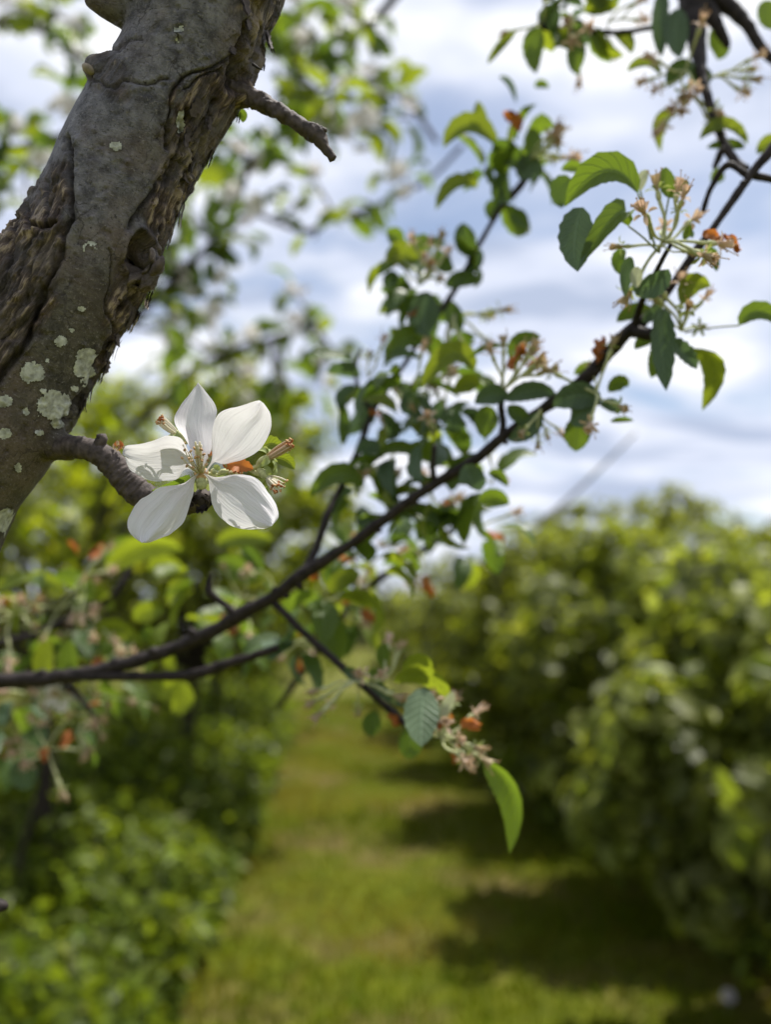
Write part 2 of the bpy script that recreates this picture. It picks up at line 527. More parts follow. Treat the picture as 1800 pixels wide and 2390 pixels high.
# ------------------------------------------------------------------ ground and grass
def ground_mat():
    m, nt, out = new_mat('ground_turf')
    a = noise_node(nt, 1.1, 5, .6)
    b = noise_node(nt, 9.0, 4, .6)
    turf = mixc(nt, ramp(nt, b, [(.35, 0.0), (.65, 1.0)]), (.045, .056, .003), (.100, .115, .006))
    dry = mixc(nt, ramp(nt, b, [(.35, 0.0), (.65, 1.0)]), (.065, .050, .018), (.15, .12, .040))
    col = mixc(nt, ramp(nt, a, [(.48, 0.0), (.62, 1.0)]), turf, dry)
    pb = N(nt, 'ShaderNodeBsdfPrincipled'); pb.inputs['Roughness'].default_value = .9; pb.inputs['Specular IOR Level'].default_value = .1
    nt.links.new(col, pb.inputs['Base Color'])
    bp = N(nt, 'ShaderNodeBump'); bp.inputs['Strength'].default_value = .8; bp.inputs['Distance'].default_value = .04
    nt.links.new(b, bp.inputs['Height']); nt.links.new(bp.outputs[0], pb.inputs['Normal'])
    nt.links.new(pb.outputs[0], out.inputs[0])
    return m
def ground_z(x, y):
    return 0.03 * np.sin(x * 1.7 + 1) * np.cos(y * .9) + 0.012 * np.sin(x * 5.1 + y * 3.3)
gx = np.concatenate([np.linspace(-600, -15, 14), np.linspace(-12, 12, 97), np.linspace(15, 600, 14)])
gy = np.concatenate([np.linspace(-200, -3, 8), np.linspace(-2, 26, 113), np.linspace(30, 900, 18)])
GX, GY = np.meshgrid(gx, gy, indexing='ij')
GZ = ground_z(GX, GY) * np.exp(-np.maximum(0, np.hypot(GX, GY) - 14) / 6)
gi = np.arange(len(gx) * len(gy)).reshape(len(gx), len(gy))
GF = np.stack([gi[:-1, :-1], gi[1:, :-1], gi[1:, 1:], gi[:-1, 1:]], -1).reshape(-1, 4)
g = obj('ground', np.stack([GX, GY, GZ], -1).reshape(-1, 3), GF, ground_mat())
g['kind'] = 'structure'

def blades(n, xs, ys, hmin, hmax, seed):
    r = np.random.default_rng(seed)
    # denser close to the camera
    y = ys[0] + (ys[1] - ys[0]) * r.random(n) ** 1.7
    x = xs[0] + (xs[1] - xs[0]) * r.random(n)
    patch = fbm(np.stack([x * .9, y * .9, x * 0], -1), 3, 5)
    h = (hmin + (hmax - hmin) * r.random(n)) * (0.75 + .6 * np.clip(patch, -.6, .8))
    a = r.random(n) * 2 * math.pi
    w = 0.0035 + .003 * r.random(n)
    z = ground_z(x, y)
    ln = h * (.25 + .6 * r.random(n))
    b = r.random(n) * 2 * math.pi
    ca, sa, cb, sb = np.cos(a), np.sin(a), np.cos(b), np.sin(b)
    p0 = np.stack([x - ca * w, y - sa * w, z - .01], -1)
    p1 = np.stack([x + ca * w, y + sa * w, z - .01], -1)
    p2 = np.stack([x + ca * w * .7 + cb * ln * .35, y + sa * w * .7 + sb * ln * .35, z + h * .65], -1)
    p3 = np.stack([x - ca * w * .7 + cb * ln * .35, y - sa * w * .7 + sb * ln * .35, z + h * .65], -1)
    p4 = np.stack([x + cb * ln, y + sb * ln, z + h], -1)
    V = np.stack([p0, p1, p2, p3, p4], 1).reshape(-1, 3)
    k = np.arange(n) * 5
    F = np.concatenate([np.stack([k, k + 1, k + 2], -1), np.stack([k, k + 2, k + 3], -1), np.stack([k + 3, k + 2, k + 4], -1)])
    dry = np.clip(fbm(np.stack([x * 1.1 + 7, y * 1.1, x * 0 + 3], -1), 4, 9) * 2.4 + .12, 0, 1) * (.4 + .6 * r.random(n))
    g1 = np.stack([.064 + .040 * r.random(n), .084 + .040 * r.random(n), .003 + .003 * r.random(n)], -1)
    g2 = np.array([.19, .15, .045])
    c = g1 * (1 - dry[:, None]) + g2 * dry[:, None]
    t = c * np.array([2.3, 2.3, .6])
    one = np.ones((n, 1))
    C = np.repeat(np.hstack([c, one]), 5, axis=0); T = np.repeat(np.hstack([t, one]), 5, axis=0)
    return V, F, C, T
V, F, C, T = blades(120000, (-3.6, 3.2), (2.2, 17), .02, .085, 3)
gr = obj('grass', V, F, sheet_mat('grass_blades', lambda nt: attr_col(nt, 'leafcol'), lambda nt: attr_col(nt, 'leaftrans'), .4, .7, .08), colors={'leafcol': C, 'leaftrans': T})
gr['kind'] = 'stuff'; gr['label'] = 'short mown green and straw coloured grass of the orchard aisle'; gr['category'] = 'grass'

# ------------------------------------------------------------------ far trees: trunk, limbs and leafy crown
def leaf_cloud(pos, nrm, size, seed, col_lo, col_hi, tgain=(2.3, 2.3, .8), pale=.06, droop=.25):
    """numpy: one small folded leaf at every pos; returns verts, tris, colours"""
    r = np.random.default_rng(seed)
    n = len(pos)
    nrm = nrm / (np.linalg.norm(nrm, axis=1)[:, None] + 1e-9)
    d = r.normal(size=(n, 3)); d[:, 2] -= droop
    d = d - nrm * np.sum(d * nrm, 1)[:, None]; d /= np.linalg.norm(d, axis=1)[:, None] + 1e-9
    s = np.cross(nrm, d)
    L = size * (.6 + .8 * r.random(n))[:, None]
    W = L * (.27 + .12 * r.random(n)[:, None])
    f = (.15 + .5 * r.random(n))[:, None]
    cur = (.05 + .3 * r.random(n))[:, None]
    b = pos
    m1 = pos + d * L * .42 ; tip = pos + d * L - nrm * L * cur
    l1 = pos + d * L * .22 + s * W * .85 + nrm * W * f; l2 = pos + d * L * .62 + s * W * .8 + nrm * (W * f - L * cur * .3)
    r1 = pos + d * L * .22 - s * W * .85 + nrm * W * f; r2 = pos + d * L * .62 - s * W * .8 + nrm * (W * f - L * cur * .3)
    V = np.stack([b, l1, l2, tip, r2, r1, m1], 1).reshape(-1, 3)
    k = np.arange(n) * 7
    tri = [(0, 1, 6), (1, 2, 6), (2, 3, 6), (3, 4, 6), (4, 5, 6), (5, 0, 6)]
    F = np.concatenate([np.stack([k + a, k + bb, k + c], -1) for a, bb, c in tri])
    q = r.random((n, 1))
    c = np.array(col_lo) * (1 - q) + np.array(col_hi) * q
    c = c * (.8 + .4 * r.random((n, 1))) * (.55 + .95 * r.random(n // 6 + 1)[np.arange(n) // 6] ** 1.3)[:, None]
    pl = r.random(n) < pale
    c[pl] = c[pl] * .4 + np.array([.20, .21, .11]) * .6
    t = np.minimum(c * np.array(tgain), .7)
    one = np.ones((n, 1))
    return V, F, np.repeat(np.hstack([c, one]), 7, axis=0), np.repeat(np.hstack([t, one]), 7, axis=0)

def clumps_on(center, radii, n, seed, low=-.55, jitter=.25):
    r = np.random.default_rng(seed)
    d = r.normal(size=(n * 3, 3)); d /= np.linalg.norm(d, axis=1)[:, None]
    d = d[d[:, 2] > low][:n]
    k = (1 - jitter * r.random(len(d)) ** 1.5)[:, None]
    return np.array(center) + d * np.array(radii) * k, d
def crown_points(center, radii, nclump, per, crad, seed, low=-.55, inner=.2, jitter=.25):
    r = np.random.default_rng(seed + 1)
    C, D = clumps_on(center, radii, nclump, seed, low, jitter)
    pos, nrm = [], []
    for c, d in zip(C, D):
        k = int(per * (.5 + r.random()))
        rr = crad * (.6 + .8 * r.random())
        k = max(6, k // 6 * 6)
        q = r.normal(size=(k // 6, 3)); q /= np.linalg.norm(q, axis=1)[:, None]
        q *= (r.random((k // 6, 1)) ** .4)
        q = np.repeat(q, 6, axis=0)
        p = c + q * rr * np.array([1, 1, .8]) + r.normal(size=(k, 3)) * .026
        nn = q * 1.3 + d * .4 + np.array([0, 0, .55]) + r.normal(size=(k, 3)) * .42
        pos.append(p); nrm.append(nn)
    k = int(nclump * per * inner)
    q = r.normal(size=(k, 3)); q /= np.linalg.norm(q, axis=1)[:, None]
    q = q * (r.random((k, 1)) ** .5) * .8
    q = q[q[:, 2] > low]
    pos.append(np.array(center) + q * np.array(radii)); nrm.append(r.normal(size=(len(q), 3)) + np.array([0, 0, .8]))
    return np.vstack(pos), np.vstack(nrm), C
def far_tree(label, base, center, radii, nclump, per, crad, size, seed, col_lo, col_hi, group, trunk_r=.05, low=-.55, inner=.2,
             pale=.06, jitter=.25, blossoms=0, lean=(0, 0), tg=(2.3, 2.3, .8)):
    t = thing('apple_tree', label, 'tree', base, group)
    r = random.Random(seed)
    b = Vector(base); c = Vector(center)
    fork = b.lerp(c, .55) + Vector((lean[0], lean[1], 0))
    obj('trunk', *tube([(*b - Vector((0, 0, .05)), trunk_r * 1.25) if False else (b.x, b.y, b.z - .05, trunk_r * 1.3),
                        (b.x + .02, b.y, b.z + .15, trunk_r), (*(b.lerp(fork, .6) + Vector((r.uniform(-.04, .04), 0, 0))), trunk_r * .9), (*fork, trunk_r * .8)], nseg=10, n=16, rough=.25, seed=seed, freq=14), FARBARK, t)
    pos, nrm, C = crown_points(center, radii, nclump, per, crad, seed, low, inner, jitter)
    for i in range(0, len(C), max(1, len(C) // 14)):
        e = Vector(C[i])
        m = fork.lerp(e, .5) + Vector((r.uniform(-.08, .08), r.uniform(-.08, .08), r.uniform(0, .12)))
        obj('limb', *tube([(*fork, trunk_r * .55), (*m, trunk_r * .3), (*e, trunk_r * .1)], nseg=6, n=10, rough=.2, seed=seed + i, freq=20), FARBARK, t)
    V, F, Cc, T = leaf_cloud(pos, nrm, size, seed + 2, col_lo, col_hi, tg, pale)
    cr = obj('crown', V, F, CROWN, t, colors={'leafcol': Cc, 'leaftrans': T})
    if blossoms:
        rr = np.random.default_rng(seed + 5)
        idx = rr.integers(0, len(pos), blossoms)
        bp = pos[idx] + rr.normal(size=(blossoms, 3)) * .03
        V, F, Cc, T = leaf_cloud(bp, rr.normal(size=(blossoms, 3)) + np.array([0, -.3, .6]), .04, seed + 6, (.62, .58, .56), (.82, .80, .79), (.9, .9, .9), 0)
        obj('blossom_sprinkle', V, F, CROWN, t, colors={'leafcol': Cc, 'leaftrans': T})['kind'] = 'stuff'
    return t

LO, HI = (.075, .095, .016), (.195, .21, .045)
HI2 = (.23, .245, .052)
GRP_R = 'apple trees of the row on the right'
# right row, near to far (x, y, crown centre height, radii)
far_tree('nearest round apple tree of the right row, filling the right edge of the aisle', (1.78, 3.15, 0), (1.72, 3.1, 1.06), (.92, .75, .70), 74, 120, .17, .085, 21, LO, HI, GRP_R, .05, low=-.9, inner=.5, tg=(2.4, 2.5, .8))
far_tree('second apple tree of the right row, behind the nearest one', (1.75, 4.8, 0), (1.66, 4.75, 1.20), (.90, .80, .86), 66, 120, .20, .09, 22, LO, HI, GRP_R, .06, low=-.9, inner=.5, tg=(2.4, 2.5, .8))
far_tree('third apple tree along the right row, low leafy skirt reaching the grass', (1.60, 6.8, 0), (1.52, 6.8, 1.28), (.97, .95, 1.02), 60, 120, .26, .098, 23, LO, HI, GRP_R, .06, low=-.9, inner=.45, tg=(2.8, 2.8, .6))
far_tree('fourth apple tree along the right row, paler rounded crown', (1.50, 9.2, 0), (1.55, 9.2, 1.45), (1.05, 1.1, 1.05), 52, 130, .33, .10, 24, LO, HI2, GRP_R, .06, low=-.85, inner=.3, pale=.12)
far_tree('fifth apple tree of the right row, dull green where the aisle narrows', (1.25, 12.0, 0), (1.3, 12.0, 1.38), (1.0, 1.3, 1.0), 48, 120, .36, .11, 25, LO, HI2, GRP_R, .06, low=-.85, inner=.3, pale=.14)
far_tree('most distant low apple tree at the end of the right row', (.9, 16, 0), (.9, 16, 1.15), (1.1, 1.7, .95), 45, 110, .38, .12, 26, LO, HI2, GRP_R, .06, low=-.85, inner=.3, pale=.15)
far_tree('tall airy apple tree rising behind the right row', (4.0, 6.8, 0), (4.0, 6.8, 1.85), (1.35, 1.2, .95), 60, 70, .24, .088, 27, LO, HI2, 'apple trees behind the right row', .07, inner=.25, pale=.1)
far_tree('airy apple tree behind the right row with a ragged top', (3.6, 11.0, 0), (3.5, 11.0, 2.2), (1.7, 1.6, 1.05), 60, 70, .3, .11, 28, LO, HI2, 'apple trees behind the right row', .07, inner=.25, pale=.14)
# left row
GRP_L = 'apple trees of the row on the left'
LLO, LHI = (.075, .098, .012), (.19, .21, .024)
far_tree('nearest apple tree of the left row with a dark straight trunk', (-1.66, 4.35, 0), (-1.78, 4.45, 1.95), (.74, .70, .76), 30, 54, .22, .085, 31, LLO, LHI, GRP_L, .045, low=-.4, inner=.12, blossoms=160, tg=(2.8, 2.8, .6))
far_tree('tall loose apple tree of the left row, pale against the clouds', (-1.45, 6.2, 0), (-1.35, 6.2, 2.15), (1.05, 1.0, 1.3), 72, 66, .26, .095, 32, LLO, LHI, GRP_L, .05, low=-.5, inner=.12, pale=.15, blossoms=260, tg=(2.8, 2.8, .6))
far_tree('third apple tree of the left row, leaning over the grass aisle', (-1.75, 8.6, 0), (-1.7, 8.6, 1.9), (.95, 1.1, 1.25), 60, 70, .28, .10, 33, LLO, LHI, GRP_L, .055, low=-.85, inner=.2, pale=.15, blossoms=200)
far_tree('farthest apple tree of the left row, low at the aisle end', (-1.9, 12.5, 0), (-1.9, 12.5, 1.35), (1.1, 1.6, 1.05), 55, 80, .32, .11, 34, LLO, LHI, GRP_L, .055, low=-.85, inner=.25, pale=.15)
far_tree('broad apple tree behind the left row beside the frame edge', (-3.0, 6.0, 0), (-2.9, 6.0, 2.1), (1.1, 1.2, 1.5), 70, 70, .26, .09, 35, LLO, LHI, 'apple trees behind the left row', .06, low=-.85, inner=.25, pale=.1, blossoms=200, tg=(2.8, 2.8, .6))
# slim leaning trunk of a young tree beside the nearest left tree
yt = thing('sapling', 'slim leaning sapling stem left of the dark straight trunk', 'tree', (-1.78, 4.05, 0))
obj('trunk', *tube([(-1.78, 4.05, -.03, .024), (-1.74, 4.06, .35, .02), (-1.64, 4.08, .8, .016), (-1.56, 4.1, 1.3, .010)], nseg=8, n=18, rough=.2, seed=4, freq=30), FARBARK, yt)
sp_ = np.array([(-1.58 + .16 * math.sin(i * 2.4) * (i % 7) / 7, 4.1 + .15 * math.cos(i * 1.7) * (i % 5) / 5, .95 + .006 * i) for i in range(90)])
V, F, C, T = leaf_cloud(sp_, NR.normal(size=(90, 3)) + np.array([0, 0, .8]), .055, 77, LLO, LHI)
obj('crown', V, F, CROWN, yt, colors={'leafcol': C, 'leaftrans': T})

# leafy weeds under both rows
def weeds(n, seed):
    r = np.random.default_rng(seed)
    t = r.random(n)
    y = 2.1 + 9 * t ** 1.6
    side = r.random(n) < .72
    x = np.where(side, -.62 - .05 * y - 1.9 * r.random(n) ** 1.15, 1.95 - .13 * y + 1.2 * r.random(n) ** .8)
    cl = fbm(np.stack([x * 2.2, y * 2.2, x * 0], -1), 3, 12)
    hmax = np.clip(.20 + .42 * cl + .14 * np.minimum(1, np.abs(x + .6)), .06, .70)
    hmax = hmax + np.where(side, .45 * np.clip((y - 3.3) / 1.5, 0, 1) * np.clip(-x - .7, 0, 1), 0)
    z = ground_z(x, y) + hmax * r.random(n) ** .6
    pos = np.stack([x, y, z], -1)
    nrm = r.normal(size=(n, 3)) * .7 + np.array([0, -.1, 1.0])
    return leaf_cloud(pos, nrm, .085, seed + 1, (.055, .085, .010), (.135, .175, .020), (2.3, 2.2, .8), .03)
V, F, C, T = weeds(27000, 41)
wd = obj('undergrowth', V, F, CROWN, colors={'leafcol': C, 'leaftrans': T})
wd['kind'] = 'stuff'; wd['label'] = 'dark green leafy weeds under the apple rows'; wd['category'] = 'undergrowth'

# a distant tree belt beyond the orchard
r_ = np.random.default_rng(90)
nb = 9000
bx_ = r_.uniform(-60, 60, nb); by_ = 48 + r_.random(nb) * 8
bh = 2.6 + 1.1 * vnoise(np.stack([bx_ * .16, bx_ * 0, bx_ * 0], -1), 4) + .5 * vnoise(np.stack([bx_ * .6, bx_ * 0, bx_ * 0], -1), 8)
pos = np.stack([bx_, by_, bh * r_.random(nb) ** .6], -1)
V, F, C, T = leaf_cloud(pos, r_.normal(size=(nb, 3)) + np.array([0, -.5, .8]), .9, 91, (.05, .07, .03), (.10, .115, .05), (1.4, 1.4, .9), 0)
fb = obj('far_wood', V, F, CROWN, colors={'leafcol': C, 'leaftrans': T})
fb['kind'] = 'stuff'; fb['label'] = 'low belt of woodland far beyond the orchard'; fb['category'] = 'wood'

# dandelion clock in the grass, bottom right
dc = P(1702, 2325, 3.25)
dt = thing('dandelion', 'white dandelion seed head standing in the grass at bottom right', 'flower', (dc.x, dc.y, 0))
obj('stalk', *tube([(dc.x - .02, dc.y, -.02, .003), (dc.x - .005, dc.y, dc.z * .5, .0028), (dc.x, dc.y, dc.z, .0025)], nseg=6, n=8), PETIOLE, dt)
sv = []
for i in range(150):
    d = Vector((RNG.gauss(0, 1), RNG.gauss(0, 1), RNG.gauss(0, 1))).normalized()
    a = d.orthogonal().normalized(); b = d.cross(a)
    tip = dc + d * .026
    sv.append(([dc + d * .004, tip - d * .004, tip + a * .006, tip + b * .006, tip - a * .006, tip - b * .006],
               [(0, 1, 2), (0, 1, 4), (1, 2, 3), (1, 3, 4), (1, 4, 5), (1, 5, 2)]))
V, F, _ = merge(sv)
obj('seed_head', V, F, PETAL_FAR, dt, smooth=False)
obj('seed_core', *ellipsoid(dc, (.006, 0, 0), (0, .006, 0), (0, 0, .006)), TAN, dt)

# ------------------------------------------------------------------ shared leaf and blossom meshes
def leaf_grid(base, ctrl, tip, hw, S, Nv, aL=20, aR=20, n=13, m=4, serr=.05, wave=.04, seed=0, prof=(.62, .72), curl=0.0):
    """blade along a quadratic arc; each half hangs at its own angle from the midrib"""
    r = random.Random(seed)
    base, ctrl, tip = Vector(base), Vector(ctrl), Vector(tip)
    a, b = prof
    nrmz = (a / (a + b)) ** a * (b / (a + b)) ** b
    V, UV = [], []
    ph = r.uniform(0, 6.28)
    for i in range(n + 1):
        t = i / n
        p = base * (1 - t) ** 2 + ctrl * 2 * t * (1 - t) + tip * t * t
        T = ((ctrl - base) * (1 - t) + (tip - ctrl) * t)
        T = T.normalized() if T.length > 1e-9 else (tip - base).normalized()
        s = (Vector(S) - T * T.dot(Vector(S))).normalized()
        nn = T.cross(s)
        if nn.dot(Vector(Nv)) < 0:
            nn = -nn
        w = hw * (max(t, 1e-4) ** a) * (max(1 - t, 1e-4) ** b) / nrmz
        if i == 0 or i == n:
            w = hw * .02
        for j in range(-m, m + 1):
            q = j / m
            ang = rad(aR if j > 0 else aL)
            k = abs(q) * w
            if abs(j) == m:
                k *= 1 + serr * (1 if i % 2 else -1)
            sgn = 1 if j >= 0 else -1
            bend = curl * q * q * w
            wv = wave * hw * math.sin(t * 9 + ph + (2 if j > 0 else 0)) * abs(q) * math.sin(math.pi * t)
            V.append(p + s * sgn * k * math.cos(ang) + nn * (k * math.sin(ang) + bend + wv))
            UV.append((q, t))
    F = []
    c = 2 * m + 1
    for i in range(n):
        for j in range(2 * m):
            F.append((i * c + j, i * c + j + 1, (i + 1) * c + j + 1, (i + 1) * c + j))
    return V, F, UV
LEAFMESH = {}
for mk, mt in LEAF.items():
    LEAFMESH[mk] = []
    for k in range(6):
        r = random.Random(100 + k)
        dr = r.uniform(.05, .45)
        V, F, UV = leaf_grid((0, 0, 0), (r.uniform(-.06, .06), .5, r.uniform(.02, .16)), (r.uniform(-.1, .1), 1 - dr * .25, -dr), r.uniform(.24, .34),
                             (1, 0, 0), (0, 0, 1), r.uniform(5, 45), r.uniform(5, 45), n=9, m=2, seed=k, wave=.12)
        LEAFMESH[mk].append(mesh_data('leaf', V, F, mt, uv=UV))

def frame(d, up):
    d = Vector(d).normalized()
    z = Vector(up) - d * d.dot(Vector(up))
    if z.length < 1e-4:
        z = d.orthogonal()
    z.normalize()
    return d.cross(z).normalized(), d, z
def rvec(r):
    return Vector((r.gauss(0, 1), r.gauss(0, 1), r.gauss(0, 1))).normalized()
def rosette(parent, c, n, size, r, mix=('mid', 'dark', 'bright'), spread=None, droop=.25):
    c = Vector(c)
    for i in range(n):
        d = rvec(r) + Vector((0, -.15, .1))
        d.normalize()
        st = c + d * size * r.uniform(.15, .5)
        d2 = (d + Vector((0, 0, -droop)) + rvec(r) * .4).normalized()
        x, y, z = frame(d2, Vector((0, 0, 1)) + rvec(r) * .75)
        mk = mix[r.randrange(len(mix))]
        place('leaf', LEAFMESH[mk][r.randrange(6)], parent, st, x, y, z, size * r.uniform(.75, 1.2))

def wilted_mesh(seed, blush):
    """one faded blossom: stalk, swollen woolly hip, pointed sepals, spent stamens; base at the origin, along +Z, in metres"""
    r = random.Random(seed)
    parts = []
    b = Vector((r.uniform(-.003, .003), r.uniform(-.003, .003), .008))
    e = Vector((b.x * .4, b.y * .4, .016))
    parts.append((*tube([(0, 0, 0, .0006), (*b, .0006), (*e, .0008)], nseg=6, n=8), 0))
    parts.append((*ellipsoid(e + Vector((0, 0, .002)), (.0012, 0, 0), (0, .0012, 0), (0, 0, .0026)), 0))
    top = e + Vector((0, 0, .0045))
    for k in range(5):
        a = k * 1.2566 + r.uniform(-.2, .2)
        o = Vector((math.cos(a), math.sin(a), 0))
        ln = r.uniform(.0040, .0062)
        up = r.uniform(-.4, .6)
        V, F, _ = leaf_grid(top + o * .0012, top + o * ln * .6 + Vector((0, 0, ln * .5 * up + .001)), top + o * ln + Vector((0, 0, ln * up * .4)), .0009,
                            o.cross(Vector((0, 0, 1))), (0, 0, 1), 20, 20, n=5, m=1, seed=k)
        parts.append((V, F, 1))
    nsh = 9
    sv, sf = [], []
    for i, (h, q) in enumerate(((0, .0009), (.0018, .0011), (.0038, .0015), (.0055, .0019))):
        for j in range(nsh):
            w = q * r.uniform(.75, 1.2)
            sv.append(top + Vector((math.cos(j * 6.283 / nsh) * w, math.sin(j * 6.283 / nsh) * w, h * r.uniform(.85, 1.15))))
    for i in range(3):
        for j in range(nsh):
            k2 = (j + 1) % nsh
            sf.append((i * nsh + j, i * nsh + k2, (i + 1) * nsh + k2, (i + 1) * nsh + j))
    parts.append((sv, sf, 2))
    for k in range(7):
        a = k * 2.4
        o = Vector((math.cos(a), math.sin(a), 0)) * r.uniform(.15, .5)
        ln = r.uniform(.005, .009)
        q = top + (o + Vector((0, 0, 1))).normalized() * ln + rvec(r) * .0012
        parts.append((*tube([(*top, .0003), (*(top.lerp(q, .55) + rvec(r) * .0006), .00022), (*q, .00018)], nseg=4, n=5), 2))
        parts.append((*ellipsoid(q, (.0004, 0, 0), (0, .0003, 0), (0, 0, .0004), 6, 4), 3))
    V, F, I = merge(parts)
    return mesh_data('wilted_blossom', V, F, [WOOL, SEPAL if not blush else BLUSH, BLUSH if blush else TAN, ANTHER], mat_idx=I)
WILT = [wilted_mesh(s, s % 2 == 0) for s in range(6)]
def crumple_mesh(seed):
    r = np.random.default_rng(seed)
    n, m = 8, 6
    V = []
    for i in range(n):
        for j in range(m):
            t, s = i / (n - 1), j / (m - 1) - .5
            w = .9 * math.sin(math.pi * (t * .86 + .07))
            V.append((s * w * .62 + .06 * r.normal(), t + .03 * r.normal(), .18 * math.sin(s * 7) * t + .09 * r.normal() - .25 * t * t))
    F = [(i * m + j, i * m + j + 1, (i + 1) * m + j + 1, (i + 1) * m + j) for i in range(n - 1) for j in range(m - 1)]
    return mesh_data('dried_petal', np.array(V), F, RUST)
CRUMPLE = [crumple_mesh(s) for s in range(3)]
def wilt_cluster(parent, c, n, r, scale=1.0, rust=1, axis=(0, -.3, .5), spread=1.0, name='wilted_blossom'):
    c = Vector(c); ax = Vector(axis).normalized()
    for i in range(n):
        d = (ax * .8 + rvec(r) * spread).normalized()
        x, y, z = frame(d, rvec(r))
        x, y, z = z, x, y           # +Z of the mesh along d
        place(name, WILT[r.randrange(6)], parent, c, x, y, z, scale * r.uniform(.85, 1.2))
    for i in range(rust):
        d = (ax * .7 + rvec(r)).normalized()
        x, y, z = frame(d + Vector((0, 0, -.5)), rvec(r))
        place('dried_petal', CRUMPLE[r.randrange(3)], parent, c + d * .016 * scale, x, y, z, .0115 * scale * r.uniform(.8, 1.3))

def simple_blossom_mesh(seed):
    r = random.Random(seed)
    parts = []
    for k in range(5):
        a = k * 1.2566 + r.uniform(-.15, .15)
        o = Vector((math.cos(a), math.sin(a), 0))
        V, F, _ = leaf_grid(o * .002, o * .011 + Vector((0, 0, r.uniform(.001, .004))), o * .021 + Vector((0, 0, r.uniform(.002, .010))), .0085,
                            o.cross(Vector((0, 0, 1))), (0, 0, 1), 12, 12, n=6, m=2, seed=seed * 7 + k, prof=(.6, .4), serr=0)
        parts.append((V, F, 0))
    parts.append((*ellipsoid((0, 0, .002), (.003, 0, 0), (0, .003, 0), (0, 0, .004)), 1))
    V, F, I = merge(parts)
    return mesh_data('blossom', V, F, [PETAL_FAR, HEART], mat_idx=I)
BLOOM = [simple_blossom_mesh(s) for s in range(3)]
def bloom(parent, c, r, scale=1.0, toward=(0, -1, .2)):
    d = (Vector(toward).normalized() + rvec(r) * .6).normalized()
    x, y, z = frame(d, rvec(r))
    place('blossom', BLOOM[r.randrange(3)], parent, c, z, x, y, scale)

def leaf(parent, b, c, t, hw, depth, mk='mid', aL=25, aR=25, dd=0.0, cd=0.0, stem=None, serr=.045, curl=0.0, n=13, seed=None, prof=(.62, .72), name='leaf'):
    """a leaf drawn by base, arc handle and tip in photo pixels at its own depth; dd = tip depth offset, cd = handle depth offset"""
    B, T = P(*b, depth), P(*t, depth + dd)
    if c is None:
        c = ((b[0] + t[0]) / 2, (b[1] + t[1]) / 2)
    Cc = P(*c, depth + dd * .5 + cd)
    dx, dy = t[0] - b[0], t[1] - b[1]
    S = RGT * (-dy) - UPV * dx
    V, F, UV = leaf_grid(B, Cc, T, px(hw, depth), S, -FWD, aL, aR, n=n, m=4, serr=serr, seed=seed if seed is not None else int(b[0] * 7 + b[1]), curl=curl, prof=prof)
    o = obj(name, V, F, LEAF[mk], parent, uv=UV)
    if stem is not None:
        s = [(*P(*stem[:2], depth + (stem[2] if len(stem) > 2 else 0)), px(2.6, depth)), (*(P(*stem[:2], depth).lerp(B, .55) + UPV * px(3, depth)), px(2.2, depth)), (*B, px(2.2, depth))]
        obj('petiole', *tube(s, nseg=6, n=7), PETIOLE, o)
    return o

# ------------------------------------------------------------------ the thick limb
LIMB_D = .262
limb = thing('apple_limb', 'thick grey-brown apple limb with cracked bark and pale lichen spots', 'tree limb', P(-126, 1119, LIMB_D))
cl_px = [(545, -400, 195), (500, -200, 198), (455, -20, 200), (448, 96, 158), (414, 188, 150), (304, 362, 150), (248, 490, 152), (190, 612, 162),
         (72, 790, 167), (-32, 983, 168), (-128, 1119, 172), (-220, 1290, 182), (-420, 1650, 186)]
def tmp_union(pieces, voxel):
    V, F, _ = merge(pieces)
    me = bpy.data.meshes.new('tmp'); me.from_pydata([tuple(v) for v in V], [], F); me.update()
    o = bpy.data.objects.new('tmp', me); COL.objects.link(o)
    md = o.modifiers.new('r', 'REMESH'); md.mode = 'VOXEL'; md.voxel_size = voxel
    sm = o.modifiers.new('s', 'SMOOTH'); sm.iterations = 14; sm.factor = .5
    dg = bpy.context.evaluated_depsgraph_get()
    ev = o.evaluated_get(dg).to_mesh()
    n = len(ev.vertices)
    co = np.empty(n * 3, dtype=np.float32); ev.vertices.foreach_get('co', co)
    no = np.empty(n * 3, dtype=np.float32); ev.vertices.foreach_get('normal', no)
    nl = len(ev.loops)
    li = np.empty(nl, dtype=np.int32); ev.loops.foreach_get('vertex_index', li)
    tot = np.empty(len(ev.polygons), dtype=np.int32); ev.polygons.foreach_get('loop_total', tot)
    assert (tot == 4).all()
    o.evaluated_get(dg).to_mesh_clear()
    bpy.data.objects.remove(o); bpy.data.meshes.remove(me)
    return co.reshape(-1, 3).astype(float), no.reshape(-1, 3).astype(float), li.reshape(-1, 4)
pieces = [ptube([(u, v, LIMB_D, r) for u, v, r in cl_px], nseg=40, n=60),
          ptube([(350, 25, .258, 68), (285, 12, .255, 50), (235, -4, .253, 38), (205, -16, .252, 28)], nseg=20, n=14),
          ptube([(340, 178, .258, 62), (272, 168, .253, 44), (232, 163, .250, 31), (208, 162, .249, 23)], nseg=20, n=14),
          ptube([(330, 640, .256, 40), (352, 612, .252, 26), (365, 596, .250, 12)], nseg=14, n=8),
          ptube([(500, 200, .262, 70), (560, 218, .262, 36), (590, 228, .262, 22)], nseg=16, n=8),
          ptube([(80, 1020, .262, 60), (140, 1042, .260, 34), (165, 1044, .260, 28)], nseg=16, n=8)]
LV, LN, LF = tmp_union(pieces, .00046)
CLn = catmull([(*P(u, v, LIMB_D), px(r, LIMB_D)) for u, v, r in cl_px], 400)
best = np.full(len(LV), 1e9); arg = np.zeros(len(LV), dtype=int)
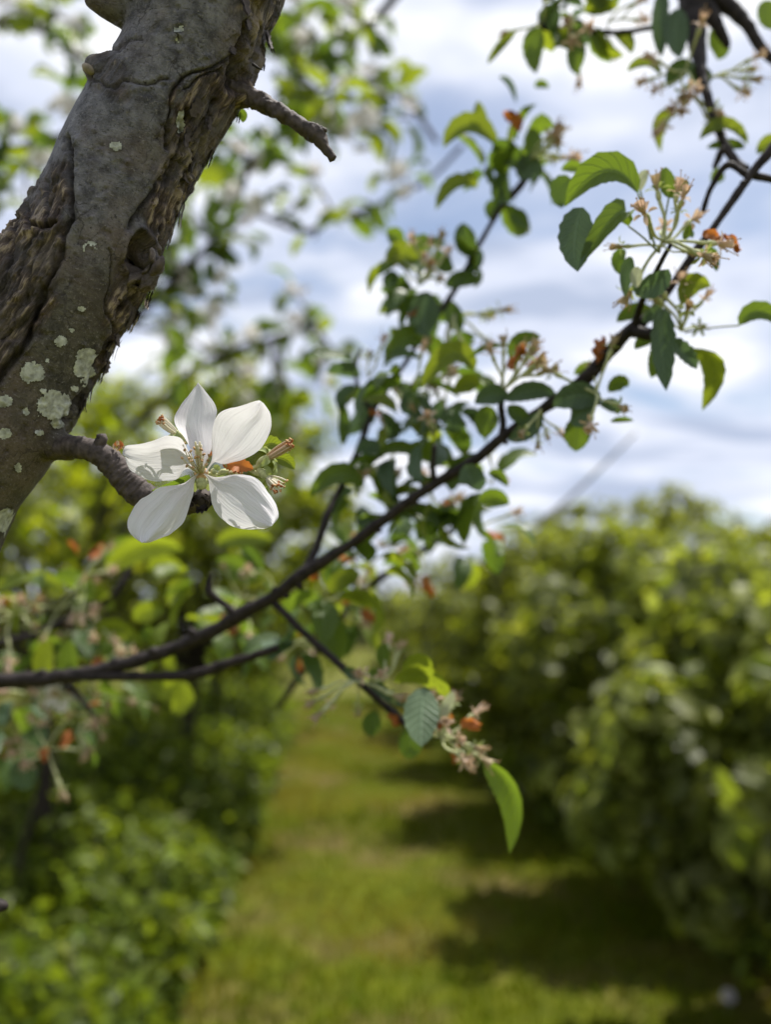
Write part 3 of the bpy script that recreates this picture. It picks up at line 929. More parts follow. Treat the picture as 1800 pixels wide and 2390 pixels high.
for i in range(0, 400, 1):
    d = ((LV - CLn[i, :3]) ** 2).sum(1)
    m_ = d < best
    best[m_] = d[m_]; arg[m_] = i
seglen = np.concatenate([[0], np.cumsum(np.linalg.norm(np.diff(CLn[:, :3], axis=0), axis=1))])
S_ax = seglen[arg]
AX = np.gradient(CLn[:, :3], axis=0); AX /= np.linalg.norm(AX, axis=1)[:, None]
ax_v = AX[arg]
rel = LV - CLn[arg, :3]
e1 = np.cross(ax_v, np.array(FWD)); e1 /= np.linalg.norm(e1, axis=1)[:, None]
e2 = np.cross(ax_v, e1)
TH = np.arctan2((rel * e2).sum(1), (rel * e1).sum(1))
u_, v_, d_ = to_px(LV)
front = (LN @ np.array(FWD)) < .35
def poly_sd(poly, x, y):
    """signed distance in px, positive inside"""
    p = np.array(poly, dtype=float)
    dmin = np.full(len(x), 1e9); inside = np.zeros(len(x), dtype=bool)
    for a, b in zip(p, np.roll(p, -1, axis=0)):
        e = b - a; L2 = e @ e + 1e-9
        t = np.clip(((x - a[0]) * e[0] + (y - a[1]) * e[1]) / L2, 0, 1)
        dmin = np.minimum(dmin, np.hypot(x - a[0] - t * e[0], y - a[1] - t * e[1]))
        c = ((a[1] > y) != (b[1] > y))
        xi = a[0] + (y - a[1]) * e[0] / (e[1] if abs(e[1]) > 1e-9 else 1e-9)
        inside ^= c & (x < xi)
    return np.where(inside, dmin, -dmin)
def line_d(pl, x, y):
    dmin = np.full(len(x), 1e9)
    for a, b in zip(pl[:-1], pl[1:]):
        a, b = np.array(a, float), np.array(b, float)
        e = b - a
        t = np.clip(((x - a[0]) * e[0] + (y - a[1]) * e[1]) / (e @ e), 0, 1)
        dmin = np.minimum(dmin, np.hypot(x - a[0] - t * e[0], y - a[1] - t * e[1]))
    return dmin
def sstep(a, b, x):
    t = np.clip((x - a) / (b - a), 0, 1)
    return t * t * (3 - 2 * t)
wob = fbm(LV * 130, 3, 3) * 22
uu, vv = u_ + wob, v_ + fbm(LV * 130, 3, 8) * 22
FA = [(585, -450), (720, -450), (690, 0), (640, 160), (560, 320), (470, 480), (430, 560), (370, 680), (260, 860), (150, 1080), (120, 1120), (150, 1040), (205, 890), (232, 800), (256, 700), (300, 560), (345, 450), (378, 340), (405, 250), (440, 175), (530, 120), (560, 40)]
FB = [(-30, 500), (40, 470), (100, 400), (150, 345), (172, 480), (155, 560), (140, 640), (138, 700), (112, 760), (50, 815), (-10, 900), (-300, 1400), (-700, 1700), (-500, 900)]
FC = [(190, 60), (260, 110), (330, 190), (300, 240), (215, 215), (150, 180)]
fa, fb_, fc = poly_sd(FA, uu, vv), poly_sd(FB, uu, vv), poly_sd(FC, uu, vv)
ragg = fbm(LV * 300, 3, 140) * 16
fib = np.maximum(np.maximum(sstep(-12, 22, fa + ragg), sstep(-12, 22, fb_ + ragg)), .6 * sstep(-8, 24, fc + ragg))
back = LN @ np.array(FWD)
fib = np.where(back > .25, sstep(-.15, .25, fbm(LV * 60, 3, 31)), fib)
rr_m = np.sqrt(best)
Q = np.stack([TH * .022 * 620 + 1.2 * fbm(LV * 70, 2, 20), S_ax * 125 + 1.8 * fbm(LV * 50, 2, 23), TH * 0 + 1], -1)
ridge = fbm(Q, 4, 40, .6)                                # fibres along the limb
ridge2 = 1 - np.abs(fbm(Q * np.array([.38, .5, 1]), 3, 44)) * 2.2
plate = fbm(LV * 95, 3, 50)
fine = fbm(LV * 420, 3, 60)
lump = fbm(LV * 38, 3, 70)
disp = lump * .0009 + fine * .00010
disp += (1 - fib) * (plate * .00035 - .0005 * sstep(.35, .6, fbm(LV * 330, 2, 71)))
flake = sum(sstep(th - .05, th + .05, fbm(Q * np.array([.40, .7, 1]) + k * 9.1, 3, 47 + k)) for k, th in enumerate((-.25, .02, .28)))
disp += fib * (ridge * .0009 + (flake - 1.5) * .00085 + plate * .0004 + fine * .00035 - .0002)
# long cracks and folds
cracks = [([(160, 325), (160, 390), (168, 480), (171, 510), (147, 545), (143, 600), (108, 660), (84, 720), (51, 810), (0, 880), (-120, 1060)], 6, .0030),
          ([(255, 580), (261, 610), (259, 660), (249, 720), (252, 755)], 2.5, .0009),
          ([(350, 620), (332, 655), (300, 700), (264, 752), (234, 825), (212, 872), (150, 985)], 6, .0030),
          ([(372, 420), (348, 462), (322, 500), (300, 534)], 6, .0022),
          ([(575, 60), (563, 95), (556, 160), (548, 200)], 11, .0050),
          ([(540, 130), (500, 152), (455, 165), (420, 178), (400, 205), (398, 240), (388, 300), (386, 345)], 4, .0020),
          ([(515, 160), (470, 176), (425, 205)], 3, .0016), ([(240, 112), (275, 118), (300, 98), (330, 92)], 3, .0007), ([(222, 190), (262, 204), (300, 190), (345, 196), (390, 182)], 3.5, .0009),
          ([(440, 260), (420, 330), (395, 400), (360, 470)], 4, .0017), ([(480, 280), (440, 370), (410, 440), (372, 540)], 4, .0018), ([(512, 240), (470, 330), (440, 400)], 4, .0018),
          ([(60, 480), (75, 540), (50, 620), (20, 700)], 3, .0009), ([(100, 420), (110, 500), (100, 560), (70, 640), (30, 740), (0, 790)], 3, .0009),
          ([(128, 520), (105, 530), (70, 528)], 5, .0022), ([(130, 560), (120, 640), (80, 700)], 3, .0009), ([(28, 560), (10, 640), (-30, 720)], 3, .0009)]
crk = np.zeros(len(LV))
cu_, cv_ = u_ + wob * .55 + fbm(LV * 420, 2, 130) * 5, v_ + wob * .4 + fbm(LV * 420, 2, 133) * 5
for pl, w, dep in cracks:
    q = line_d(pl, cu_, cv_)
    wv = w * (1 + .5 * fbm(LV * 200, 2, 81))
    k = np.exp(-(q / wv) ** 2) * front
    disp -= dep * k
    disp += dep * .28 * np.exp(-((q - 2.4 * w) / (1.5 * w)) ** 2) * front * (.4 + .6 * (plate > 0))
    crk = np.maximum(crk, k)
# the sunken knot hole with a weathered core
kd = np.hypot((u_ - 322) / 25, (v_ - 594) / 44)
disp -= .0050 * np.exp(-kd ** 4) * front
disp += .0022 * np.exp(-((kd - 1.35) / .3) ** 2) * front
kd2 = np.hypot((u_ - 338) / 12, (v_ - 578) / 22)
disp += .0042 * np.exp(-kd2 ** 2) * front
# small warts and lenticels on the smooth bark
for k in range(70):
    a_, b_ = RNG.uniform(60, 560), RNG.uniform(0, 1100)
    dq = ((u_ - a_) / RNG.uniform(5, 10)) ** 2 + ((v_ - b_) / RNG.uniform(3, 6)) ** 2
    disp += RNG.uniform(-.0006, .0009) * np.exp(-dq) * front * (1 - fib)
kn = np.hypot((u_ - 415), (v_ - 82) * 1.15)
disp += .0010 * np.cos(kn / 7.5) * np.exp(-(kn / 24) ** 2) * front
LV2 = LV + LN * disp[:, None]
streak = np.clip(.46 + .45 * ridge + .22 * fine + .12 * ridge2 - .28 * (1 - fib), 0, 1)
tanp = np.exp(-(line_d([(545, 20), (600, 10), (590, 60)], uu, vv) / 16) ** 2) + np.exp(-(line_d([(404, 205), (400, 240)], uu, vv) / 9) ** 2) + .8 * np.exp(-kd2 ** 2) + .7 * np.exp(-(line_d([(455, 330), (420, 410), (385, 500)], uu, vv) / 8) ** 2) + .5 * np.exp(-(line_d([(500, 200), (470, 280)], uu, vv) / 9) ** 2) + .7 * np.exp(-(line_d([(275, 690), (258, 730)], uu, vv) / 9) ** 2)
streak = np.clip(streak + .4 * tanp * front - .25 * crk, 0, 1)
fib2 = np.clip(np.maximum(fib, np.maximum(tanp * front, crk * .85)), 0, 1)
olive = sstep(380, 760, v_ + wob * 4)  # bark tint: bluish haze and sheen painted in at the top, olive below
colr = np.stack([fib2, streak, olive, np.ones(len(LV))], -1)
grain = np.stack([TH * .022 + .0012 * fbm(LV * 110, 3, 120), S_ax + .003 * fbm(LV * 110, 3, 125), TH * 0, np.ones(len(LV))], -1)
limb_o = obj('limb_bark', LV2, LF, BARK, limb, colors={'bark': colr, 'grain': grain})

# lichen crusts cut from the limb's own surface and lifted a little
lich = [(272, 341, 20, 14), (140, 796, 15, 16), (78, 872, 32, 26), (198, 850, 27, 46), (128, 945, 40, 38), (132, 986, 16, 14), (8, 1012, 18, 14),
        (14, 1218, 26, 34), (6, 938, 22, 16), (170, 905, 8, 6), (60, 960, 7, 9), (92, 1010, 10, 7), (40, 1090, 9, 12), (165, 770, 6, 5), (188, 720, 9, 6), (110, 842, 6, 6), (418, 82, 30, 22), (424, 290, 12, 34), (206, 575, 20, 14), (100, 912, 9, 6)]
fu, fv = u_[LF].mean(1), v_[LF].mean(1)
fc_ = LV[LF].mean(1)
ff = (LN[LF].mean(1) @ np.array(FWD)) < .2
edge = fbm(fc_ * 260, 4, 90) * .55 + fbm(fc_ * 900, 2, 95) * .25
for a, b, ra, rb in lich:
    sc = 1.0
    q = np.hypot((fu - a) / ra, (fv - b) / rb) + edge * .8
    sel = (q < .92) & ff
    if a in (418, 206):
        sel &= fbm(fc_ * 700, 2, 97) > .05
    fs = LF[sel]
    if len(fs) < 6:
        continue
    idx, inv = np.unique(fs, return_inverse=True)
    pv = LV2[idx] + LN[idx] * (.00035 + .00025 * np.clip(fbm(LV[idx] * 500, 2, 99), -1, 1))[:, None]
    obj('lichen_patch', pv, inv.reshape(-1, 4), LICHEN, limb)

# loose bark strips along the right edge
for k in range(48):
    tpos = RNG.uniform(.14, .60)
    i = int(tpos * 399)
    c3 = Vector(CLn[i, :3]); rr = CLn[i, 3]
    a3 = Vector(AX[i]); side = a3.cross(FWD).normalized()
    if side.dot(RGT) < 0:
        side = -side
    ang = RNG.uniform(rad(-24), rad(44 if tpos < .36 else 4))
    out = (side * math.cos(ang) - FWD * math.sin(ang)).normalized()
    ln = RNG.uniform(.003, .009); wd_ = RNG.uniform(.0008, .0018)
    tan = a3.cross(out).normalized()
    st = c3 + out * (rr * RNG.uniform(.985, 1.005))
    lift = RNG.uniform(.0003, .0022)
    V, F, UV = leaf_grid(st, st + a3 * ln * .5 + out * .0002, st + a3 * ln + out * lift + tan * RNG.uniform(-.001, .001), wd_, tan, out, RNG.uniform(-20, 30), RNG.uniform(-20, 30), n=6, m=1, seed=k, prof=(.25, .35), serr=.25)
    V2 = [Vector(q) + out * .0005 for q in V]
    nV = len(V)
    Fb = F + [tuple(reversed([q + nV for q in f])) for f in F]
    obj('bark_strip', V2 + [Vector(q) - out * .0003 for q in V], Fb, CUTWOOD if k % 6 == 0 else SPUR, limb)

# broken dry twig
tv = ptube([(520, 205, .262, 30), (571, 222, .261, 25), (634, 253, .259, 20), (696, 289, .257, 17), (728, 308, .2565, 22), (744, 318, .256, 20), (757, 342, .256, 12.5), (778, 371, .256, 10)], nseg=30, n=140, rough=.34, seed=12, freq=520)
bt = obj('broken_twig', tv[0], tv[1], SPUR, limb)
for (a, b, c2, d2) in ((736, 297, 762, 300), (735, 300, 752, 292)):
    obj('twig_nub', *ptube([(a, b + 12, .256, 13), ((a + c2) / 2, (b + d2) / 2 + 6, .2555, 10), (c2, d2 + 4, .255, 4)], nseg=10, n=8, rough=.25, seed=a, freq=500), SPUR, bt)
obj('bud_scale', *ptube([(352, 640, .246, 6), (366, 626, .244, 12), (376, 610, .243, 9), (380, 597, .243, 2)], nseg=10, n=10, rough=.2, seed=3, freq=500), SPUR, limb)
obj('callus', *ellipsoid(P(208, 163, .2475), RGT * px(17, .2475) - UPV * px(6, .2475), FWD * .0022, UPV * px(13, .2475), 14, 10), CUTWOOD, limb)
obj('bark_sliver', *ptube([(590, 150, .250, 4), (602, 158, .249, 3), (612, 163, .249, 1)], nseg=6, n=6), TWIG, limb)
leaf(limb, (552, 258), (572, 268), (566, 286), 13, .275, 'mid', 20, 20, serr=.02)

# ------------------------------------------------------------------ fruiting spur that carries the flower
sv_, sf_ = ptube([(120, 1042, .260, 30), (178, 1043, .258, 27), (225, 1056, .257, 28), (262, 1082, .257, 31), (300, 1127, .257, 32), (338, 1158, .257, 33),
                  (400, 1176, .257, 31), (445, 1170, .255, 29), (468, 1166, .2525, 27), (478, 1163, .2495, 22)], nseg=44, n=220)
sv_ = np.array(sv_)
spx = catmull([(*P(u, v, .257), 0) for u, v in ((120, 1042), (178, 1043), (225, 1056), (262, 1082), (300, 1127), (338, 1158), (400, 1176), (478, 1163))], 300)[:, :3]
cen = np.repeat(np.array([sv_[i * 44:(i + 1) * 44].mean(0) for i in range(220)]), 44, axis=0)
ri = np.repeat(np.arange(220), 44)
ring = np.sin(ri * 1.15 + 3 * fbm(sv_[:-2] * 200, 2, 5)) * .022 + np.sin(ri * .52 + 1) * .03
sv_[:-2] = cen + (sv_[:-2] - cen) * (1 + ring + .11 * fbm(sv_[:-2] * 420, 4, 6) + .10 * fbm(sv_[:-2] * 110, 2, 7))[:, None]
spur = obj('fruiting_spur', sv_, sf_, SPUR, limb)
obj('bud_stub', *ptube([(232, 1050, .256, 17), (233, 1034, .2555, 14), (238, 1022, .255, 11), (226, 1018, .255, 5)], nseg=14, n=12, rough=.3, seed=9, freq=600), SPUR, spur)
# ragged bud scales and the dark stump end under the flower
for k in range(22):
    a = RNG.uniform(0, 6.28)
    c0 = P(470, 1172, .2485)
    o = RGT * math.cos(a) + UPV * math.sin(a) * .9
    st = c0 + o * RNG.uniform(.0006, .0030)
    e = st + o * RNG.uniform(.0004, .0012) - FWD * RNG.uniform(.0005, .0022) - UPV * RNG.uniform(.0, .0015)
    V, F, _ = leaf_grid(st, st.lerp(e, .5), e, RNG.uniform(.0005, .0011), o.cross(FWD), -FWD, 15, 15, n=4, m=1, seed=k)
    obj('bud_scale', V, F, TWIG, spur)
for k in range(14):
    st = P(RNG.uniform(262, 288), RNG.uniform(1042, 1054), .2555)
    e = st + UPV * RNG.uniform(.0008, .0024) + RGT * RNG.uniform(-.0012, .0012)
    V, F, _ = leaf_grid(st, st.lerp(e, .5) - FWD * .0004, e, RNG.uniform(.0003, .0006), RGT, -FWD, 15, 15, n=4, m=1, seed=k)
    obj('bud_scale', V, F, RUST if k % 2 else TAN, spur)
# little leaves behind the flower
leaf(limb, (442, 1108), (425, 1136), (348, 1148), 17, .252, 'mid', 10, 55, dd=.002)
leaf(limb, (606, 1052), (632, 1024), (658, 1046), 20, .256, 'bright', 12, 30, serr=.1)
leaf(limb, (640, 1070), (668, 1064), (688, 1096), 17, .257, 'bright', 15, 25, serr=.1)
leaf(limb, (618, 1112), (636, 1112), (648, 1128), 10, .256, 'mid', 20, 25)

# ------------------------------------------------------------------ the apple blossom
def z1(x, y):
    return (250 + .2761 * x, 870 + .2761 * y)
FD = .2470
blossom = thing('apple_blossom', 'open white five-petalled apple blossom on the short spur', 'flower', P(471, 1106, FD + .002))
def petal(left, right, depth, label=None, wr=.00035, seed=0, cup=0.0, n=34, m=20):
    """left and right outlines from the claw to the tip (in zoom coordinates); depth(t, s) in metres"""
    A = catmull([z1(*q) for q in left], n + 1); B = catmull([z1(*q) for q in right], n + 1)
    V, UV = [], []
    for i in range(n + 1):
        t = i / n
        for j in range(m + 1):
            s = j / m
            q = A[i] * (1 - s) + B[i] * s
            V.append((q[0], q[1], t, s)); UV.append((s, t))
    V = np.array(V)
    t, s = V[:, 2], V[:, 3]
    rim = np.maximum(np.abs(2 * s - 1) ** 6, np.clip((t - .8) / .2, 0, 1)) * np.clip(t * 3, 0, 1)
    rp = np.stack([t * 6 + 20 * (s > .5) + s * 4, t * 0 + seed, s * 4], -1)
    V[:, 0] += rim * 3.2 * fbm(rp, 3, 300 + seed)
    V[:, 1] += rim * 3.2 * fbm(rp, 3, 340 + seed)
    pn = np.stack([s * 7, t * 1.8, t * 0 + seed * 3.1], -1)
    z = depth(t, s) + wr * (fbm(pn, 3, 200 + seed) * np.clip(t * 2.5, 0, 1) * (.6 + 1.2 * t)) + wr * .35 * fbm(pn * np.array([3, 1.5, 1]), 2, 230 + seed) * np.clip(t * 3, 0, 1)
    W = [P(float(V[k, 0]), float(V[k, 1]), float(z[k])) for k in range(len(V))]
    F = [(i * (m + 1) + j, i * (m + 1) + j + 1, (i + 1) * (m + 1) + j + 1, (i + 1) * (m + 1) + j) for i in range(n) for j in range(m)]
    return obj('petal', W, F, PETAL, blossom, uv=UV)
c5 = lambda s: (2 * s - 1) ** 2
# top
petal([(770, 815), (700, 640), (640, 540), (585, 465), (568, 400), (585, 335), (640, 250), (700, 178), (738, 118), (762, 84)],
      [(800, 815), (868, 690), (884, 640), (889, 520), (902, 430), (928, 340), (902, 262), (852, 195), (812, 138), (766, 84)],
      lambda t, s: FD - .0005 + .006 * t + .0035 * t * t - .0045 * c5(s) * np.sin(math.pi * np.clip(t, 0, 1)) , seed=1)
# upper right
petal([(830, 830), (882, 740), (884, 600), (892, 470), (922, 372), (1000, 310), (1140, 272), (1262, 238), (1300, 244)],
      [(840, 842), (905, 757), (980, 775), (1080, 752), (1180, 720), (1290, 640), (1352, 540), (1390, 440), (1380, 345), (1330, 268), (1300, 244)],
      lambda t, s: FD - .0006 - .0025 * t - .005 * t * t + .0045 * np.sin(math.pi * t) * (s - .42) - .003 * c5(s) * t + .0022 * np.exp(-((s - .5) / .12) ** 2) * t, seed=2)
# left
petal([(745, 845), (690, 812), (645, 826), (610, 880), (560, 910), (400, 914), (300, 890), (225, 850), (180, 812), (158, 750), (140, 700)],
      [(755, 815), (725, 735), (690, 670), (620, 560), (545, 531), (470, 541), (370, 582), (250, 604), (160, 616), (134, 645), (130, 690)],
      lambda t, s: FD - .0006 - .003 * t - .0045 * t * t + .0040 * np.sin(math.pi * t) * (.5 - s) - .0050 * np.clip(s - .72, 0, 1) / .28 * np.sin(math.pi * np.clip(t * 1.1, 0, 1)), seed=3)
# lower left
petal([(780, 850), (740, 900), (728, 1010), (700, 1110), (640, 1260), (560, 1352), (475, 1390), (370, 1434), (310, 1438)],
      [(765, 850), (700, 895), (650, 930), (560, 955), (440, 970), (345, 1035), (260, 1090), (195, 1185), (166, 1280), (188, 1360), (245, 1418), (290, 1436)],
      lambda t, s: FD - .0008 - .0085 * t - .0045 * t * t + .0030 * c5(s) * t - .0015 * np.cos(s * 16 + 2 * t) * t * .4, seed=4, wr=.0006)
# lower right
petal([(825, 850), (905, 882), (1000, 874), (1120, 852), (1225, 868), (1300, 920), (1368, 1010), (1420, 1100), (1446, 1200), (1432, 1250), (1400, 1284)],
      [(812, 856), (852, 900), (870, 1000), (890, 1110), (945, 1210), (1000, 1256), (1060, 1290), (1180, 1326), (1270, 1326), (1340, 1316), (1388, 1292)],
      lambda t, s: FD - .0008 - .0085 * t - .0055 * t * t + .0042 * c5(s) * t, seed=5, wr=.0005)
# receptacle, sepals and stalk
hc = P(*z1(795, 850), FD + .0004)
obj('receptacle', *ellipsoid(P(*z1(800, 925), FD + .0010), RGT * .0017, FWD * .0016, UPV * .0023, 16, 10), WOOL, blossom)
obj('receptacle_cup', *ellipsoid(hc, RGT * .0022, FWD * .0009, UPV * .0020, 16, 10), HEART, blossom)
obj('flower_stalk', *ptube([(*z1(800, 930), FD + .002, 6), (*z1(790, 985), FD + .004, 5), (*z1(785, 1050), FD + .0055, 5)], nseg=10, n=10), WOOL, blossom)
for (b, c, t) in (((745, 930), (735, 965), (742, 1010)), ((850, 940), (860, 960), (855, 1000)), ((895, 800), (930, 790), (950, 830))):
    B, Cc, T = P(*z1(*b), FD + .0012), P(*z1(*c), FD + .0016), P(*z1(*t), FD + .0022)
    V, F, _ = leaf_grid(B, Cc, T, .0010, RGT if abs(t[1] - b[1]) > abs(t[0] - b[0]) else UPV, -FWD, 20, 20, n=7, m=2, seed=3)
    obj('sepal', V, F, SEPAL, blossom)
obj('sepal_swelling', *ellipsoid(P(*z1(898, 836), FD + .0016), RGT * .0010, FWD * .0010, UPV * .0010, 12, 8), WOOL, blossom)
stam = [(780, 582), (652, 598), (632, 720), (704, 664), (795, 648), (770, 708), (672, 786), (852, 742), (738, 640), (712, 745), (815, 690), (745, 715), (838, 775), (655, 650), (765, 610), (690, 725), (800, 740), (862, 700), (722, 800)]
for k, (a, b) in enumerate(stam):
    st = hc + RGT * px((a - 780) * .07, FD) + UPV * px((830 - b) * .02, FD) - FWD * .0006
    dep = FD - .004 - .0018 * ((k * 7) % 5) / 5 - .0012
    e = P(*z1(a, b), dep)
    mid = st.lerp(e, .5) - FWD * .0012 + RGT * RNG.uniform(-.0003, .0003)
    stm = obj('stamen', *tube([(*st, .00026), (*mid, .00022), (*e, .00017)], nseg=6, n=9), FILAMENT, blossom)
    if k not in (0, 14):
        q = rvec(RNG)
        a1 = q.orthogonal().normalized()
        obj('anther', *ellipsoid(e, a1 * .00042, q.cross(a1) * .00036, q * .00062, 8, 6), ANTHER if k % 3 else HEART, stm)
for k in range(5):
    e = P(*z1(745 + k * 12, 585 + (k % 3) * 25), FD - .0075 + k * .0004)
    obj('pistil', *tube([(*hc, .0003), (*(hc.lerp(e, .5) - FWD * .0008), .00028), (*e, .00034)], nseg=6, n=8), FILAMENT, blossom)

# faded blossoms sharing the spur
def z2(x, y):
    return (400 + .18 * x, 980 + .18 * y)
def spent(label, stalk, hip, mouth, dep, nst, splay, flen, rust=False):
    """faded blossom: stalk, woolly hip, curled sepals and a bundle of old stamens"""
    t = thing('faded_blossom', label, 'flower', P(*stalk, dep + .002), 'faded blossoms around the open flower')
    S, H, M = P(*stalk, dep + .002), P(*hip, dep), P(*mouth, dep - .001)
    ax = (M - H).normalized()
    obj('flower_stalk', *tube([(*S, .0007), (*(S.lerp(H, .5) - UPV * .0006), .0007), (*H, .0009)], nseg=8, n=8), WOOL, t)
    a = ax.orthogonal().normalized(); b = ax.cross(a)
    obj('hip', *ellipsoid(H, a * .0014, b * .0014, ax * .0030, 12, 8), WOOL, t)
    top = H + ax * .0020
    for k in range(5):
        o = a * math.cos(k * 1.2566 + .4) + b * math.sin(k * 1.2566 + .4)
        V, F, _ = leaf_grid(top + o * .0011, top + o * .0034 + ax * .0014, top + o * .0046 - ax * .0022, .0011, ax.cross(o), ax, 25, 25, n=8, m=2, seed=k)
        obj('sepal', V, F, SEPAL, t)
    for k in range(nst):
        o = (a * math.cos(k * 2.4) + b * math.sin(k * 2.4)) * (.25 + .75 * ((k * 37) % 11) / 11)
        e = top + ax * flen * RNG.uniform(.8, 1.08) + o * splay
        st = top + o * .0011
        stm = obj('stamen', *tube([(*st, .00030), (*(st.lerp(e, .55) + o * .0003), .00028), (*e, .00022)], nseg=6, n=7), BLUSH if splay < .002 else FILAMENT, t)
        q = rvec(RNG); a1 = q.orthogonal().normalized()
        obj('anther', *ellipsoid(e, a1 * .0005, q.cross(a1) * .0003, q * .0006, 8, 5), ANTHER if k % 3 else RUST, stm)
    return t
spent('faded blossom with a tight pink bundle of stamens right of the petals', z2(1010, 640), z2(1200, 525), z2(1290, 470), .2525, 22, .0017, .0085)
t_ = spent('faded blossom with golden splayed stamens beside the lower right petal', z2(1030, 650), z2(1190, 700), z2(1260, 760), .2530, 16, .0034, .0050)
spent('faded blossom with rusty stamens peeking behind the left petal', z1(700, 760), z1(625, 545), z1(580, 505), .2530, 14, .0020, .0062)
spent('green faded blossom tucked between the two right petals', z2(480, 700), z2(700, 690), z2(760, 690), .2520, 7, .0022, .0030)
dp = thing('dried_petal', 'curled orange-brown dried petal caught between the right petals', 'petal', P(*z2(850, 620), .2500))
V, F, UV = leaf_grid(P(*z2(660, 575), .2495), P(*z2(830, 560), .2485), P(*z2(1060, 640), .2510), .0026, UPV, -FWD, 35, 15, n=16, m=5, wave=.45, seed=5, serr=.12)
obj('petal_blade', V, F, RUST, dp, uv=UV)
V, F, UV = leaf_grid(P(*z2(420, 500), .2495), P(*z2(470, 440), .2488), P(*z2(525, 415), .2495), .0013, UPV, -FWD, 30, 10, n=10, m=3, wave=.4, seed=6)
obj('petal_fragment', V, F, RUST, dp, uv=UV)

# ------------------------------------------------------------------ the long branch across the picture
R1 = random.Random(31)
main = thing('apple_branch', 'long dark apple branch sweeping from lower left to upper right with leaves', 'branch', P(0, 1590, .42))
MB = [(-160, 1596, .425, 19), (0, 1590, .42, 18), (170, 1575, .415, 17), (330, 1540, .41, 16), (480, 1480, .405, 16), (560, 1436, .40, 18), (640, 1392, .395, 15), (700, 1344, .39, 16),
      (800, 1282, .385, 13), (880, 1226, .38, 13), (960, 1166, .375, 12), (1040, 1115, .37, 12), (1110, 1072, .365, 12), (1180, 1016, .36, 12), (1260, 960, .355, 13), (1340, 908, .35, 17), (1400, 848, .345, 15),
      (1465, 778, .34, 15), (1500, 752, .34, 14), (1545, 700, .338, 10), (1600, 622, .336, 10), (1680, 512, .335, 9), (1760, 400, .335, 10), (1800, 352, .335, 11), (1880, 250, .335, 12)]
obj('stem', *ptube(MB, nseg=16, n=300, rough=.30, seed=2, freq=170), TWIG, main)
for k in range(30):
    i_ = RNG.randrange(1, len(MB) - 3); f_ = RNG.random()
    q_ = [MB[i_][j] * (1 - f_) + MB[i_ + 1][j] * f_ for j in range(4)]
    a_ = RNG.uniform(0, 6.28); l_ = RNG.uniform(.9, 1.7) * q_[3]
    obj('bud_scar', *ptube([(q_[0], q_[1], q_[2], q_[3] * .8), (q_[0] + math.cos(a_) * l_ * .8, q_[1] + math.sin(a_) * l_ * .8, q_[2] - .001, q_[3] * .62), (q_[0] + math.cos(a_) * l_ * 1.1 + 3, q_[1] + math.sin(a_) * l_ * 1.1, q_[2] - .001, q_[3] * .3)], nseg=8, n=7, rough=.25, seed=k, freq=300), TWIG, main)
def twig(parent, pts, seed, name='side_twig', rough=.18, n=None, mat=None):
    return obj(name, *ptube(pts, nseg=10, n=n or 12 * len(pts), rough=rough * 1.5, seed=seed, freq=260), mat or TWIG, parent)
twig(main, [(150, 1578, .414, 12), (400, 1578, .405, 11), (460, 1572, .403, 13), (520, 1553, .402, 13), (600, 1528, .40, 10), (648, 1512, .40, 10)], 3)
twig(main, [(556, 1440, .40, 11), (520, 1408, .399, 8), (492, 1386, .398, 10), (488, 1362, .398, 7), (492, 1340, .398, 5)], 4)
twig(main, [(640, 1408, .395, 10), (700, 1468, .39, 9), (780, 1540, .385, 9), (850, 1602, .38, 9), (910, 1656, .378, 9), (950, 1692, .376, 8), (1000, 1712, .375, 6), (1060, 1728, .374, 4)], 5)
twig(main, [(706, 1340, .39, 11), (738, 1280, .395, 10), (765, 1200, .40, 9), (800, 1130, .41, 8), (835, 1055, .42, 8), (868, 965, .43, 7), (905, 905, .435, 7), (950, 842, .44, 6), (975, 800, .44, 7),
            (1010, 748, .44, 8), (1060, 680, .44, 7), (1092, 620, .44, 6), (1125, 560, .44, 6), (1170, 485, .44, 7), (1210, 440, .44, 9), (1240, 400, .44, 5)], 6, n=170)
twig(main, [(868, 965, .43, 6), (835, 900, .432, 5), (830, 850, .434, 4), (845, 812, .435, 3)], 7)
twig(main, [(1172, 1022, .361, 9), (1174, 985, .36, 8), (1170, 945, .358, 7), (1178, 920, .357, 5)], 8)
twig(main, [(1480, 768, .34, 10), (1492, 725, .335, 9), (1505, 690, .325, 7), (1530, 640, .315, 6), (1550, 600, .305, 6), (1568, 570, .302, 5)], 9)
twig(main, [(1476, 772, .34, 16), (1520, 780, .335, 16), (1548, 772, .33, 10)], 10)
twig(main, [(1338, 908, .35, 13), (1380, 935, .346, 11), (1400, 940, .344, 7)], 11)
twig(main, [(1015, 1130, .372, 8), (1010, 1090, .37, 7), (1015, 1040, .368, 6)], 12)
twig(main, [(1750, 412, .336, 8), (1700, 385, .34, 8), (1660, 440, .345, 7), (1640, 500, .35, 6)], 13)
twig(main, [(1610, 605, .336, 6), (1632, 590, .334, 6), (1640, 584, .333, 3)], 14)
twig(main, [(1752, 408, .336, 9), (1800, 418, .336, 9), (1900, 440, .336, 9)], 15)

